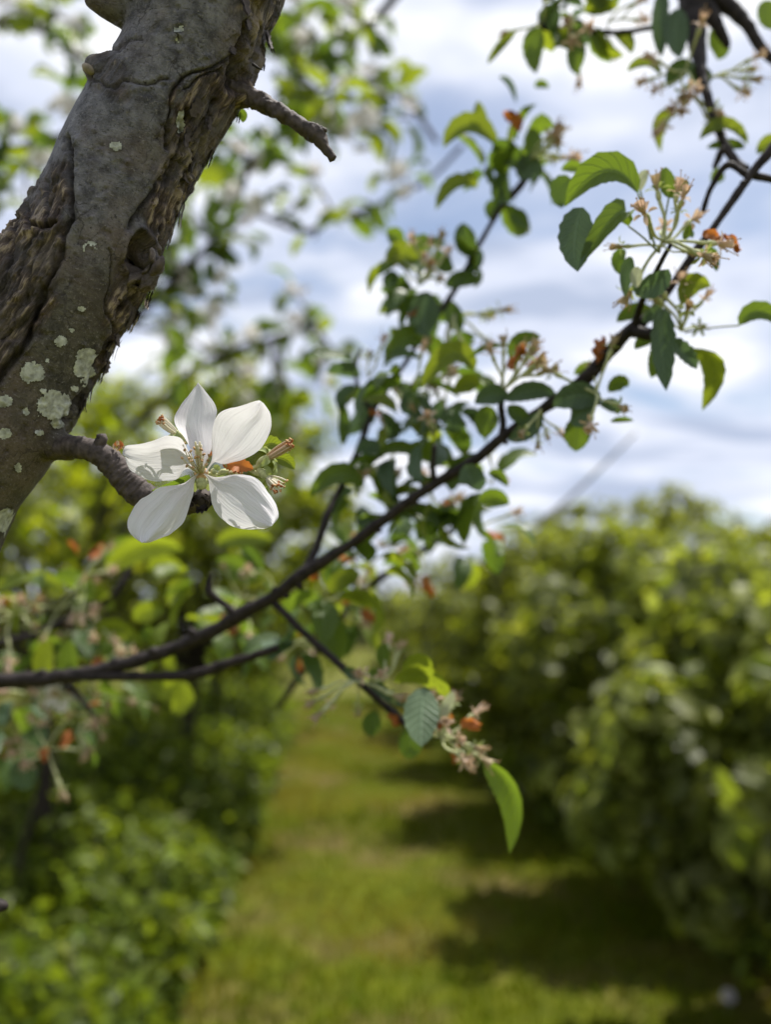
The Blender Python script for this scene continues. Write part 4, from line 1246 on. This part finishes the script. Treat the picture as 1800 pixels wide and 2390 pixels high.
# right-hand spur: big clear leaves round a head of faded blossoms
D = .302
leaf(main, (1490, 452), (1420, 330), (1320, 482), 44, D, 'mid', 35, 12, dd=.004, cd=-.006, stem=(1530, 575))
leaf(main, (1468, 528), (1470, 430), (1352, 622), 34, D - .004, 'mid', 50, 8, dd=-.004, stem=(1540, 590))
leaf(main, (1362, 484), (1330, 555), (1349, 634), 42, D - .003, 'teal', 6, 12, dd=-.006, serr=.06)
leaf(main, (1562, 462), (1545, 430), (1556, 390), 26, D + .005, 'mid', 40, 20, stem=(1540, 590))
leaf(main, (1562, 462), (1590, 440), (1606, 420), 18, D + .006, 'mid', 20, 30)
leaf(main, (1496, 446), (1492, 412), (1516, 398), 13, D + .01, 'pale', 15, 20, stem=(1520, 560))
leaf(main, (1476, 600), (1452, 630), (1460, 694), 19, D + .006, 'teal', 20, 35)
leaf(main, (1462, 585), (1430, 600), (1446, 640), 17, D + .012, 'dark', 20, 20)
leaf(main, (1562, 628), (1530, 690), (1476, 668), 30, D - .002, 'teal', 25, 12, dd=.006)
leaf(main, (1490, 622), (1480, 650), (1488, 672), 16, D, 'pale', 20, 20)
leaf(main, (1644, 582), (1664, 590), (1674, 634), 17, D + .02, 'dark', 20, 25)
leaf(main, (1596, 560), (1606, 545), (1612, 520), 11, D + .01, 'mid', 20, 30)
leaf(main, (1600, 545), (1612, 540), (1618, 556), 10, D + .012, 'teal', 20, 30)
hub = P(1552, 562, D + .002)
wilt_cluster(main, hub, 10, R1, .85, 0, axis=(0, -.4, .35), spread=1.15)
for (a, b, c2, d2) in ((1470, 575, 1430, 578), (1560, 520, 1590, 470), (1600, 600, 1620, 590)):
    st, e = P(1550, 575, D), P(c2, d2, D - .002)
    x, y, z = frame((e - st).normalized(), (0, -1, 0))
    place('wilted_blossom', WILT[1], main, st, z, x, y, (e - st).length / .026)
place('dried_petal', CRUMPLE[0], main, P(1690, 548, D), *frame(P(1724, 574, D) - P(1690, 548, D), (0, -1, .3)), .0082)
place('dried_petal', CRUMPLE[1], main, P(1640, 545, D + .002), *frame(P(1700, 550, D) - P(1640, 545, D), (0, -1, .3)), .0090)
D = .345
leaf(main, (1336, 418), (1300, 440), (1312, 486), 32, D, 'dark', 10, 14)
leaf(main, (1362, 398), (1335, 380), (1310, 398), 15, D + .01, 'mid', 10, 40)
leaf(main, (1594, 712), (1596, 640), (1660, 668), 27, .33, 'bright', 25, 10, stem=(1585, 740))
leaf(main, (1524, 726), (1470, 715), (1440, 752), 20, .345, 'mid', 12, 30)
leaf(main, (1726, 760), (1765, 690), (1850, 778), 27, .33, 'mid', 10, 40, stem=(1600, 776))
leaf(main, (1530, 790), (1500, 785), (1482, 816), 17, .345, 'mid', 20, 25)
leaf(main, (1540, 792), (1536, 840), (1520, 882), 23, .35, 'mid', 20, 20)
leaf(main, (1552, 720), (1540, 800), (1556, 912), 30, .325, 'teal', 30, 14, dd=-.006, serr=.07)
leaf(main, (1560, 790), (1600, 820), (1628, 862), 22, .326, 'teal', 15, 25, serr=.09)
leaf(main, (1545, 716), (1520, 735), (1500, 752), 16, .33, 'teal', 15, 25)
leaf(main, (1616, 812), (1712, 832), (1640, 958), 34, .345, 'bright', 70, 10, dd=.006)
wilt_cluster(main, P(1592, 772, .335), 7, R1, .8, 0, axis=(.4, -.3, .7), spread=.8)
leaf(main, (1395, 866), (1370, 850), (1340, 874), 17, .36, 'mid', 20, 20)
leaf(main, (1420, 915), (1448, 880), (1468, 902), 20, .35, 'mid', 20, 25)
leaf(main, (1400, 945), (1440, 940), (1444, 968), 18, .35, 'teal', 20, 25)
leaf(main, (1404, 938), (1340, 905), (1292, 950), 34, .342, 'teal', 15, 15)
leaf(main, (1370, 930), (1360, 980), (1330, 985), 30, .343, 'teal', 15, 20)
leaf(main, (1350, 972), (1346, 1015), (1345, 1054), 32, .35, 'mid', 12, 12)
leaf(main, (1425, 984), (1450, 976), (1480, 982), 8, .345, 'mid', 30, 30)
wilt_cluster(main, P(1392, 918, .34), 5, R1, .8, 1, axis=(.3, -.6, .6))
wilt_cluster(main, P(1262, 955, .35), 4, R1, .7, 0, axis=(.2, -.3, -.9))
leaf(main, (1262, 962), (1240, 1010), (1186, 1028), 24, .352, 'teal', 20, 15)
leaf(main, (1150, 950), (1130, 975), (1132, 1024), 29, .36, 'mid', 12, 14)
leaf(main, (1186, 932), (1150, 905), (1108, 942), 25, .356, 'teal', 10, 20)
leaf(main, (1182, 936), (1240, 895), (1300, 924), 24, .352, 'teal', 12, 20)
leaf(main, (1186, 946), (1210, 975), (1240, 985), 22, .354, 'dark', 20, 25)
leaf(main, (1190, 836), (1196, 780), (1264, 786), 20, .37, 'mid', 35, 12, stem=(1168, 900))
leaf(main, (1096, 836), (1130, 800), (1186, 808), 8, .37, 'mid', 20, 30)
leaf(main, (1108, 866), (1060, 770), (984, 908), 33, .372, 'bright', 45, 8, stem=(1150, 915))
leaf(main, (1120, 900), (1090, 880), (1060, 920), 24, .385, 'bright', 15, 30)
wilt_cluster(main, P(1176, 910, .356), 8, R1, .85, 3, axis=(.3, -.2, .9), spread=.8)
leaf(main, (1085, 1085), (1110, 1130), (1100, 1140), 34, .362, 'teal', 20, 20, prof=(.5, .5))
leaf(main, (1140, 1106), (1166, 1100), (1186, 1136), 14, .37, 'mid', 12, 30)
leaf(main, (1120, 1170), (1150, 1150), (1190, 1176), 24, .38, 'mid', 25, 15)
# clusters up the rising twig
leaf(main, (985, 640), (940, 560), (905, 620), 34, .44, 'bright', 15, 12)
leaf(main, (940, 570), (920, 545), (902, 545), 22, .445, 'mid', 20, 25)
leaf(main, (960, 590), (990, 560), (985, 545), 22, .446, 'mid', 10, 30)
leaf(main, (1100, 600), (1080, 560), (1082, 520), 27, .435, 'dark', 15, 20)
leaf(main, (1060, 630), (1020, 620), (1022, 580), 22, .44, 'dark', 20, 15)
leaf(main, (1100, 640), (1110, 600), (1120, 580), 20, .442, 'teal', 20, 15)
leaf(main, (930, 640), (905, 650), (908, 680), 20, .442, 'teal', 20, 20)
leaf(main, (1040, 670), (1080, 640), (1122, 660), 22, .438, 'dark', 12, 25)
leaf(main, (1000, 680), (980, 740), (1000, 790), 38, .432, 'teal', 15, 20)
leaf(main, (985, 690), (940, 700), (935, 770), 14, .44, 'dark', 20, 30)
leaf(main, (1050, 700), (1060, 760), (1080, 770), 24, .44, 'dark', 20, 20)
leaf(main, (960, 716), (920, 710), (886, 732), 12, .45, 'bright', 12, 40)
leaf(main, (1010, 812), (960, 750), (896, 842), 32, .435, 'mid', 40, 8)
leaf(main, (950, 800), (930, 770), (915, 780), 16, .45, 'bright', 20, 30)
wilt_cluster(main, P(995, 655, .436), 9, R1, .85, 1, axis=(0, -.6, .5), spread=1.0)
wilt_cluster(main, P(1060, 735, .44), 6, R1, 1.1, 0, axis=(.5, -.2, -.5), spread=.8)
leaf(main, (1160, 340), (1090, 250), (1036, 345), 34, .44, 'bright', 45, 8)
leaf(main, (1125, 320), (1120, 290), (1116, 235), 20, .445, 'bright', 30, 20)
leaf(main, (1110, 440), (1060, 400), (1018, 490), 24, .44, 'bright', 50, 8)
leaf(main, (1112, 440), (1100, 420), (1088, 400), 15, .446, 'bright', 20, 30)
leaf(main, (1180, 400), (1160, 440), (1160, 475), 20, .44, 'dark', 20, 20)
leaf(main, (1230, 400), (1180, 350), (1150, 330), 26, .436, 'dark', 15, 25)
leaf(main, (1240, 370), (1250, 330), (1235, 300), 24, .44, 'mid', 20, 20)
leaf(main, (1215, 420), (1230, 390), (1265, 380), 34, .436, 'teal', 20, 20)
leaf(main, (1190, 500), (1210, 500), (1234, 536), 20, .44, 'dark', 15, 25)
leaf(main, (1160, 470), (1145, 490), (1150, 515), 22, .44, 'dark', 15, 25)
leaf(main, (1190, 360), (1190, 320), (1195, 285), 8, .445, 'bright', 20, 20)
wilt_cluster(main, P(1240, 370, .435), 6, R1, 1.0, 2, axis=(.6, -.3, .5), spread=.7)
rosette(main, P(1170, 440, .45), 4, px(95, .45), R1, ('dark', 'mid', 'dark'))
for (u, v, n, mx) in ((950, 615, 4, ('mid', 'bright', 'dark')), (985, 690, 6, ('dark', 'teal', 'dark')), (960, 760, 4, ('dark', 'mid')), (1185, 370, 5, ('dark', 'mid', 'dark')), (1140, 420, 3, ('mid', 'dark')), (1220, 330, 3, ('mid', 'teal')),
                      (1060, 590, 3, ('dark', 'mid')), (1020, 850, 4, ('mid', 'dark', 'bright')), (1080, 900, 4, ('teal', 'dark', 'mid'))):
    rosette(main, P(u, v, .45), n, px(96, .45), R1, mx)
# middle of the branch
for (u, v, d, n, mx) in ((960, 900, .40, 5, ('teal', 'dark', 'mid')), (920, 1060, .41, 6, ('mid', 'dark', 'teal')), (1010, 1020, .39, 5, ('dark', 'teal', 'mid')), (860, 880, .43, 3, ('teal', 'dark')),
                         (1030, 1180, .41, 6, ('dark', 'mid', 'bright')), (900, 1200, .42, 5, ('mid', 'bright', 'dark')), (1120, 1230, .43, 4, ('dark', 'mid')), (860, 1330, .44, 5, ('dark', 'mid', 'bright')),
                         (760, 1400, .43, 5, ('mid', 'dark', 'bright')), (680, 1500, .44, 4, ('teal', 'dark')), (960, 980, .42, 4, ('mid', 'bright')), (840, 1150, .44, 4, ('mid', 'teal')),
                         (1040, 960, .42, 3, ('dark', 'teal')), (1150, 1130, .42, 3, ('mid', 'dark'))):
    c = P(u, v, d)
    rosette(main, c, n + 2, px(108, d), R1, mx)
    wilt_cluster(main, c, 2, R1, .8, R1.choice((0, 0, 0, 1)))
leaf(main, (850, 1135), (790, 1070), (722, 1162), 30, .40, 'mid', 45, 8)
leaf(main, (800, 1040), (808, 985), (800, 940), 15, .42, 'dark', 20, 25)
leaf(main, (985, 1060), (920, 1020), (880, 1065), 18, .395, 'mid', 12, 40)
twig(main, [(650, 1650, .60, 7), (830, 1400, .55, 9), (950, 1312, .54, 8), (1050, 1240, .53, 7), (1130, 1190, .52, 5)], 18)
twig(main, [(838, 1398, .55, 7), (828, 1350, .54, 6), (826, 1300, .53, 4)], 19)
for (u, v) in ((800, 1420), (850, 1430), (980, 1290), (1080, 1280), (830, 1300), (1000, 1200)):
    rosette(main, P(u, v, .53), 4, px(92, .53), R1, ('dark', 'dark', 'mid', 'bright'))
    wilt_cluster(main, P(u, v, .52), 2, R1, 1.0, 1)
# lower hanging shoot
leaf(main, (1128, 1774), (1240, 1820), (1190, 1992), 44, .37, 'mid', 74, 8, dd=-.004, stem=(1075, 1740), serr=.03, prof=(.5, .8))
leaf(main, (918, 1592), (1000, 1545), (1052, 1634), 33, .352, 'bright', 38, -38)
leaf(main, (944, 1580), (975, 1520), (1008, 1566), 32, .356, 'bright', 38, -38)
leaf(main, (992, 1606), (978, 1670), (984, 1742), 42, .346, 'grey', 8, 14, dd=-.012)
leaf(main, (1058, 1614), (1046, 1650), (1008, 1696), 14, .343, 'pale', 5, 5)  # sun glare on a leaf fold, painted as a narrow pale blade
leaf(main, (866, 1560), (880, 1580), (895, 1600), 20, .378, 'mid', 20, 20)
leaf(main, (900, 1500), (888, 1530), (898, 1560), 18, .38, 'mid', 20, 20)
leaf(main, (860, 1590), (905, 1620), (945, 1650), 14, .374, 'teal', 20, 30)
leaf(main, (800, 1570), (820, 1560), (845, 1590), 16, .38, 'teal', 30, 20)
leaf(main, (960, 1690), (960, 1740), (950, 1770), 30, .39, 'dark', 20, 20)
leaf(main, (880, 1660), (860, 1690), (870, 1720), 24, .40, 'dark', 20, 20)
wilt_cluster(main, P(1030, 1718, .360), 15, R1, .82, 2, axis=(.9, -.5, .3), spread=.85)
place('dried_petal', CRUMPLE[0], main, P(1070, 1740, .366), *frame(P(1062, 1775, .366) - P(1070, 1740, .366), (0, -1, .3)), .0085)
place('dried_petal', CRUMPLE[2], main, P(905, 1668, .372), *frame(P(935, 1690, .372) - P(905, 1668, .372), (0, -1, .3)), .0075)
place('dried_petal', CRUMPLE[1], main, P(1044, 1662, .364), *frame(P(1054, 1690, .364) - P(1044, 1662, .364), (0, -1, .3)), .0060)
wilt_cluster(main, P(830, 1590, .378), 6, R1, .85, 0, axis=(-.2, -.4, -.9), spread=.8)
wilt_cluster(main, P(900, 1585, .376), 5, R1, .8, 0, axis=(.0, -.4, .9), spread=.7)

# ------------------------------------------------------------------ branch behind, lower left, bright leaves and faded heads
R2 = random.Random(52)
lowb = thing('apple_branch', 'sunlit apple branch with yellow-green leaves and rusty faded heads at lower left', 'branch', P(-150, 1500, .56))
twig(lowb, [(-200, 1530, .56, 9), (0, 1500, .56, 9), (90, 1480, .555, 9), (150, 1450, .55, 9), (250, 1400, .55, 7), (300, 1330, .56, 7), (340, 1250, .58, 5)], 31)
twig(lowb, [(-180, 1600, .54, 8), (60, 1600, .53, 9), (150, 1600, .52, 8), (210, 1660, .52, 6), (230, 1700, .52, 4)], 32)
D = .55
leaf(lowb, (246, 1338), (330, 1235), (428, 1284), 36, D, 'bright', 45, 10)
leaf(lowb, (250, 1322), (270, 1270), (320, 1258), 22, D + .01, 'mid', 20, 20)
leaf(lowb, (345, 1330), (380, 1310), (430, 1330), 28, D + .02, 'bright', 20, 20)
leaf(lowb, (612, 1345), (560, 1330), (505, 1305), 32, D - .02, 'mid', 20, 15)
leaf(lowb, (612, 1340), (590, 1290), (565, 1280), 20, D - .02, 'dark', 20, 30)
leaf(lowb, (505, 1270), (560, 1240), (640, 1262), 28, D + .03, 'bright', 20, 30)
leaf(lowb, (185, 1405), (215, 1380), (268, 1420), 32, D, 'bright', 15, 15)
leaf(lowb, (215, 1500), (270, 1420), (335, 1510), 34, D - .02, 'bright', 50, 8)
leaf(lowb, (315, 1450), (340, 1415), (385, 1425), 26, D, 'bright', 20, 15)
leaf(lowb, (340, 1460), (350, 1490), (345, 1500), 20, D, 'mid', 20, 15)
leaf(lowb, (0, 1430), (20, 1390), (45, 1415), 26, D, 'bright', 20, 15)
leaf(lowb, (110, 1600), (90, 1540), (120, 1490), 26, D - .05, 'bright', 20, 20)
leaf(lowb, (150, 1590), (165, 1540), (160, 1490), 26, D - .05, 'mid', 20, 20)
leaf(lowb, (420, 1590), (440, 1640), (400, 1660), 30, D, 'bright', 15, 15)
leaf(lowb, (350, 1590), (390, 1610), (430, 1610), 30, D + .01, 'bright', 15, 15)
leaf(lowb, (60, 1770), (50, 1810), (70, 1842), 34, D - .04, 'teal', 10, 10)
leaf(lowb, (0, 1760), (20, 1740), (48, 1762), 18, D - .04, 'bright', 10, 30)
leaf(lowb, (390, 1560), (400, 1540), (410, 1540), 22, D, 'bright', 15, 15)
leaf(lowb, (60, 1360), (90, 1330), (150, 1380), 20, D + .05, 'bright', 15, 25)
for (u, v, n, sc, ru) in ((30, 1440, 10, 1.7, 3), (190, 1350, 6, 1.4, 2), (140, 1420, 7, 1.4, 0), (220, 1465, 5, 1.3, 0), (560, 1395, 5, 1.2, 2), (190, 1690, 5, 1.3, 2), (110, 1750, 9, 1.5, 2), (215, 1640, 6, 1.3, 0),
                          (90, 1610, 5, 1.2, 0), (150, 1655, 5, 1.3, 0), (280, 1510, 4, 1.2, 1), (300, 1630, 4, 1.1, 0), (570, 1440, 4, 1.1, 1), (620, 1340, 3, 1.0, 0), (700, 1500, 3, 1.0, 2)):
    wilt_cluster(lowb, P(u, v, D - .02), max(3, n - 1), R2, sc * .72, ru, axis=(.1, -.6, .1), spread=1.1)
bloom(lowb, P(138, 1622, .52), R2, .5)
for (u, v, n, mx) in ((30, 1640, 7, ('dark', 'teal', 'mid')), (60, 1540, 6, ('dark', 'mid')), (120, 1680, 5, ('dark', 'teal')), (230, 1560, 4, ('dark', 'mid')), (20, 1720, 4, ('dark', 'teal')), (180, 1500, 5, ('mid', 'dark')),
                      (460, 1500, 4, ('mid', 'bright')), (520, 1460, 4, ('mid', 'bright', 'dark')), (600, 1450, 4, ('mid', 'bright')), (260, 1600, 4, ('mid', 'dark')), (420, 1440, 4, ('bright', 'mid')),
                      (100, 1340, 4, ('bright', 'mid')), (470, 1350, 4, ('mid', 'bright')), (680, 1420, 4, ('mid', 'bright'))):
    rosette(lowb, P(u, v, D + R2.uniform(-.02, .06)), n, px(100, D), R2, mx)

# stub end poking in at the left edge
st_ = thing('twig_stub', 'dark broken twig end poking in at the lower left edge', 'twig', P(-160, 2100, .30))
obj('stub', *ptube([(-160, 2080, .30, 16), (-60, 2104, .30, 17), (-10, 2112, .30, 16), (8, 2116, .30, 12), (14, 2120, .30, 7)], nseg=14, n=40, rough=.2, seed=8, freq=300), TWIG, st_)

# ------------------------------------------------------------------ branch at the top right
R3 = random.Random(77)
topr = thing('apple_branch', 'dark apple branch hanging in at the top right corner with drooping leaves', 'branch', P(1640, -200, .42))
twig(topr, [(1630, -260, .43, 46), (1625, -80, .43, 42), (1622, 0, .425, 36), (1625, 60, .42, 26), (1632, 130, .41, 17), (1642, 190, .40, 12), (1668, 275, .39, 10), (1690, 330, .385, 10), (1715, 375, .38, 12), (1745, 396, .375, 9)], 41, name='stem', n=90)
twig(topr, [(1630, -40, .43, 34), (1690, 5, .425, 22), (1740, 52, .42, 15), (1775, 108, .418, 12), (1810, 142, .415, 12), (1880, 190, .41, 12)], 42)
twig(topr, [(1650, 20, .424, 22), (1676, 60, .42, 14), (1692, 90, .42, 11), (1700, 110, .42, 7)], 43)
twig(topr, [(1622, 50, .42, 8), (1527, 64, .425, 6), (1440, 76, .43, 6), (1340, 70, .435, 7), (1270, 62, .44, 8), (1262, 30, .44, 6)], 44)
twig(topr, [(1715, 372, .38, 9), (1690, 350, .382, 8), (1676, 375, .384, 8), (1668, 392, .385, 6)], 45)
D = .43
leaf(topr, (1204, 74), (1165, 105), (1138, 150), 11, D, 'bright', 15, 15)
leaf(topr, (1264, 66), (1230, 100), (1252, 172), 26, D, 'mid', 12, 12)
leaf(topr, (1356, 86), (1338, 130), (1345, 174), 23, D, 'mid', 12, 12)
leaf(topr, (1432, 80), (1470, 82), (1474, 126), 18, D, 'bright', 15, 15)
leaf(topr, (1542, 176), (1510, 130), (1464, 168), 20, .41, 'bright', 50, 8)
leaf(topr, (1572, 256), (1500, 290), (1543, 356), 26, .41, 'bright', 8, 65)
leaf(topr, (1746, 338), (1690, 260), (1634, 326), 24, .385, 'bright', 50, 10)
leaf(topr, (1740, 345), (1700, 330), (1650, 345), 14, .387, 'mid', 20, 20)
leaf(topr, (1830, 330), (1790, 325), (1768, 360), 20, .385, 'bright', 20, 15)
leaf(topr, (1552, -30), (1530, 60), (1545, 134), 22, .415, 'teal', 20, 20)
leaf(topr, (1590, 20), (1565, 80), (1588, 136), 30, .412, 'teal', 15, 15)
leaf(topr, (1660, 70), (1690, 110), (1676, 140), 26, .43, 'mid', 15, 15)
leaf(topr, (1800, 0), (1790, 40), (1806, 70), 34, .42, 'mid', 15, 15)
leaf(topr, (1620, 150), (1570, 160), (1560, 205), 24, .405, 'dark', 20, 25)
leaf(topr, (1640, 150), (1625, 190), (1640, 215), 30, .405, 'dark', 20, 25)
leaf(topr, (1690, 400), (1670, 410), (1665, 432), 18, .40, 'mid', 20, 25)
leaf(topr, (1250, 205), (1262, 190), (1282, 206), 12, .46, 'mid', 20, 25)
leaf(topr, (1165, 180), (1195, 185), (1205, 240), 9, .47, 'teal', 30, 30)
leaf(topr, (1385, -20), (1395, 10), (1408, 30), 20, D, 'bright', 20, 25)
for (u, v, n) in ((1280, 20, 6), (1330, 30, 6), (1390, 40, 6), (1300, -20, 5), (1360, -20, 5)):
    rosette(topr, P(u, v, D), n, px(80, D), R3, ('dark', 'mid', 'teal', 'bright'))
wilt_cluster(topr, P(1600, 165, .402), 7, R3, .8, 0, axis=(-.3, -.6, -.2), spread=1.1)
wilt_cluster(topr, P(1610, 215, .402), 6, R3, .95, 0, axis=(-.2, -.2, -1), spread=.5)
wilt_cluster(topr, P(1270, 50, D), 4, R3, .8, 0, axis=(-.6, -.4, .4), spread=1)
wilt_cluster(topr, P(1420, 50, D), 4, R3, .8, 0, axis=(.4, -.6, -.2), spread=1)
wilt_cluster(topr, P(1350, 90, D), 4, R3, .9, 0, axis=(0, -.5, -.7), spread=1)
wilt_cluster(topr, P(1660, 180, .40), 4, R3, .9, 0, axis=(.7, -.3, -.2), spread=.6)

# ------------------------------------------------------------------ soft branches behind: upper left and centre
def back_branch(label, path, heads, depth, seed, leafpx=78, mixk=('mid', 'bright', 'mid', 'dark', 'bright'), blooms=.6, per=6):
    r = random.Random(seed)
    depth = depth * 1.3
    t = thing('apple_branch', label, 'branch', P(path[0][0], path[0][1], depth), 'branches out of focus in the upper left')
    twig(t, [(u, v, depth + (i * .02), q) for i, (u, v, q) in enumerate(path)], seed, name='stem')
    for (u, v) in heads:
        d = depth + r.uniform(-.1, .16)
        # tie each head to the nearest point of the stem
        k = min(path, key=lambda q: (q[0] - u) ** 2 + (q[1] - v) ** 2)
        if (k[0] - u) ** 2 + (k[1] - v) ** 2 > 400:
            twig(t, [(k[0], k[1], depth + .02, 4), ((k[0] + u) / 2 + r.uniform(-12, 12), (k[1] + v) / 2 + r.uniform(-12, 12), (depth + d) / 2, 4), (u, v, d, 3)], seed + int(u), n=12)
        rosette(t, P(u, v, d), per - 1 + r.randrange(3), px(leafpx * .94, depth), r, mixk)
        nb = sum(r.random() < blooms for _ in range(4))
        for q in range(nb):
            bloom(t, P(u + r.uniform(-34, 34), v + r.uniform(-34, 34), d - .02), r, r.uniform(.8, 1.1))
    return t
back_branch('blurred leafy branch right of the limb at the top, thick with white blossom',
            [(1000, -120, 12), (900, 20, 10), (850, 60, 9), (760, 110, 8), (690, 170, 7), (640, 250, 5)],
            [(660, 20), (720, 60), (790, 20), (850, 60), (690, 110), (660, 160), (720, 190), (830, 110), (640, 60), (760, 250), (700, 260)], 1.0, 201, leafpx=84, blooms=.28)
back_branch('blurred branch with drooping leaf clusters behind the broken twig',
            [(1020, 330, 6), (960, 250, 6), (900, 205, 7), (840, 190, 7), (770, 200, 6), (700, 240, 5)],
            [(870, 180), (905, 225), (960, 220), (930, 275), (860, 290), (820, 330), (740, 300), (700, 230), (640, 340), (770, 220)], .95, 202, leafpx=80, per=5, blooms=.2)
back_branch('thin blurred twig crossing the clouds left of centre with scattered leaves',
            [(1080, 340, 5), (1000, 420, 5), (940, 450, 6), (860, 490, 7), (780, 510, 7), (720, 540, 7), (650, 520, 6), (590, 500, 5), (530, 530, 5)],
            [(945, 420), (850, 470), (735, 555), (790, 490), (605, 500), (560, 540), (690, 470), (740, 430)], 1.0, 203, leafpx=74, per=4, blooms=.2)
back_branch('blurred leafy branch beside the limb halfway down',
            [(300, 760, 9), (420, 640, 9), (500, 560, 8), (560, 450, 7), (580, 370, 5)],
            [(540, 350), (570, 400), (500, 420), (540, 450), (450, 500), (500, 570), (440, 600), (520, 630), (400, 680), (470, 700), (400, 560), (560, 320), (610, 380), (360, 640), (380, 760), (460, 520)], 1.1, 204, leafpx=78, per=5, blooms=.25, mixk=('mid', 'bright', 'mid', 'dark'))
back_branch('dark blurred twig entering from the left edge behind the limb',
            [(-120, 372, 12), (0, 352, 11), (70, 342, 10), (140, 320, 8), (230, 270, 6)],
            [(20, 320), (60, 300), (30, 410), (90, 430), (60, 470), (10, 450), (120, 400), (168, 228), (10, 300)], .9, 205, leafpx=84, mixk=('mid', 'bright', 'bright', 'dark'), blooms=.12)
back_branch('faint twig with small blossom clusters in the top left corner',
            [(-120, 40, 7), (0, 55, 7), (90, 70, 7), (160, 110, 6), (215, 160, 4)],
            [(90, 15), (110, 70), (150, 60), (180, 110), (130, 20), (30, 20), (170, 150)], 1.1, 206, leafpx=70, blooms=.35, per=5)
back_branch('pale blurred sprays of leaves below the clouds at centre left',
            [(300, 1000, 9), (420, 900, 8), (520, 830, 8), (640, 790, 7), (740, 760, 5)],
            [(420, 780), (480, 820), (560, 790), (600, 840), (690, 690), (720, 800), (640, 880), (520, 900), (780, 820), (740, 900), (420, 860), (480, 740), (690, 770), (600, 930), (560, 860), (660, 950), (700, 1030), (620, 1180), (560, 1200)], 1.5, 207, leafpx=74, blooms=.4, per=5, mixk=('mid', 'bright', 'mid'))
fw = thing('twig', 'faint bare grey twig slanting up over the right-hand trees', 'twig', P(1260, 1215, 1.6))
obj('stem', *ptube([(1250, 1225, 1.6, 6), (1310, 1180, 1.6, 5), (1400, 1095, 1.6, 4), (1485, 1010, 1.6, 3)], nseg=8, n=30, rough=.2, seed=3, freq=60), plain('grey_twig', (.26, .25, .25), .7, .2), fw)
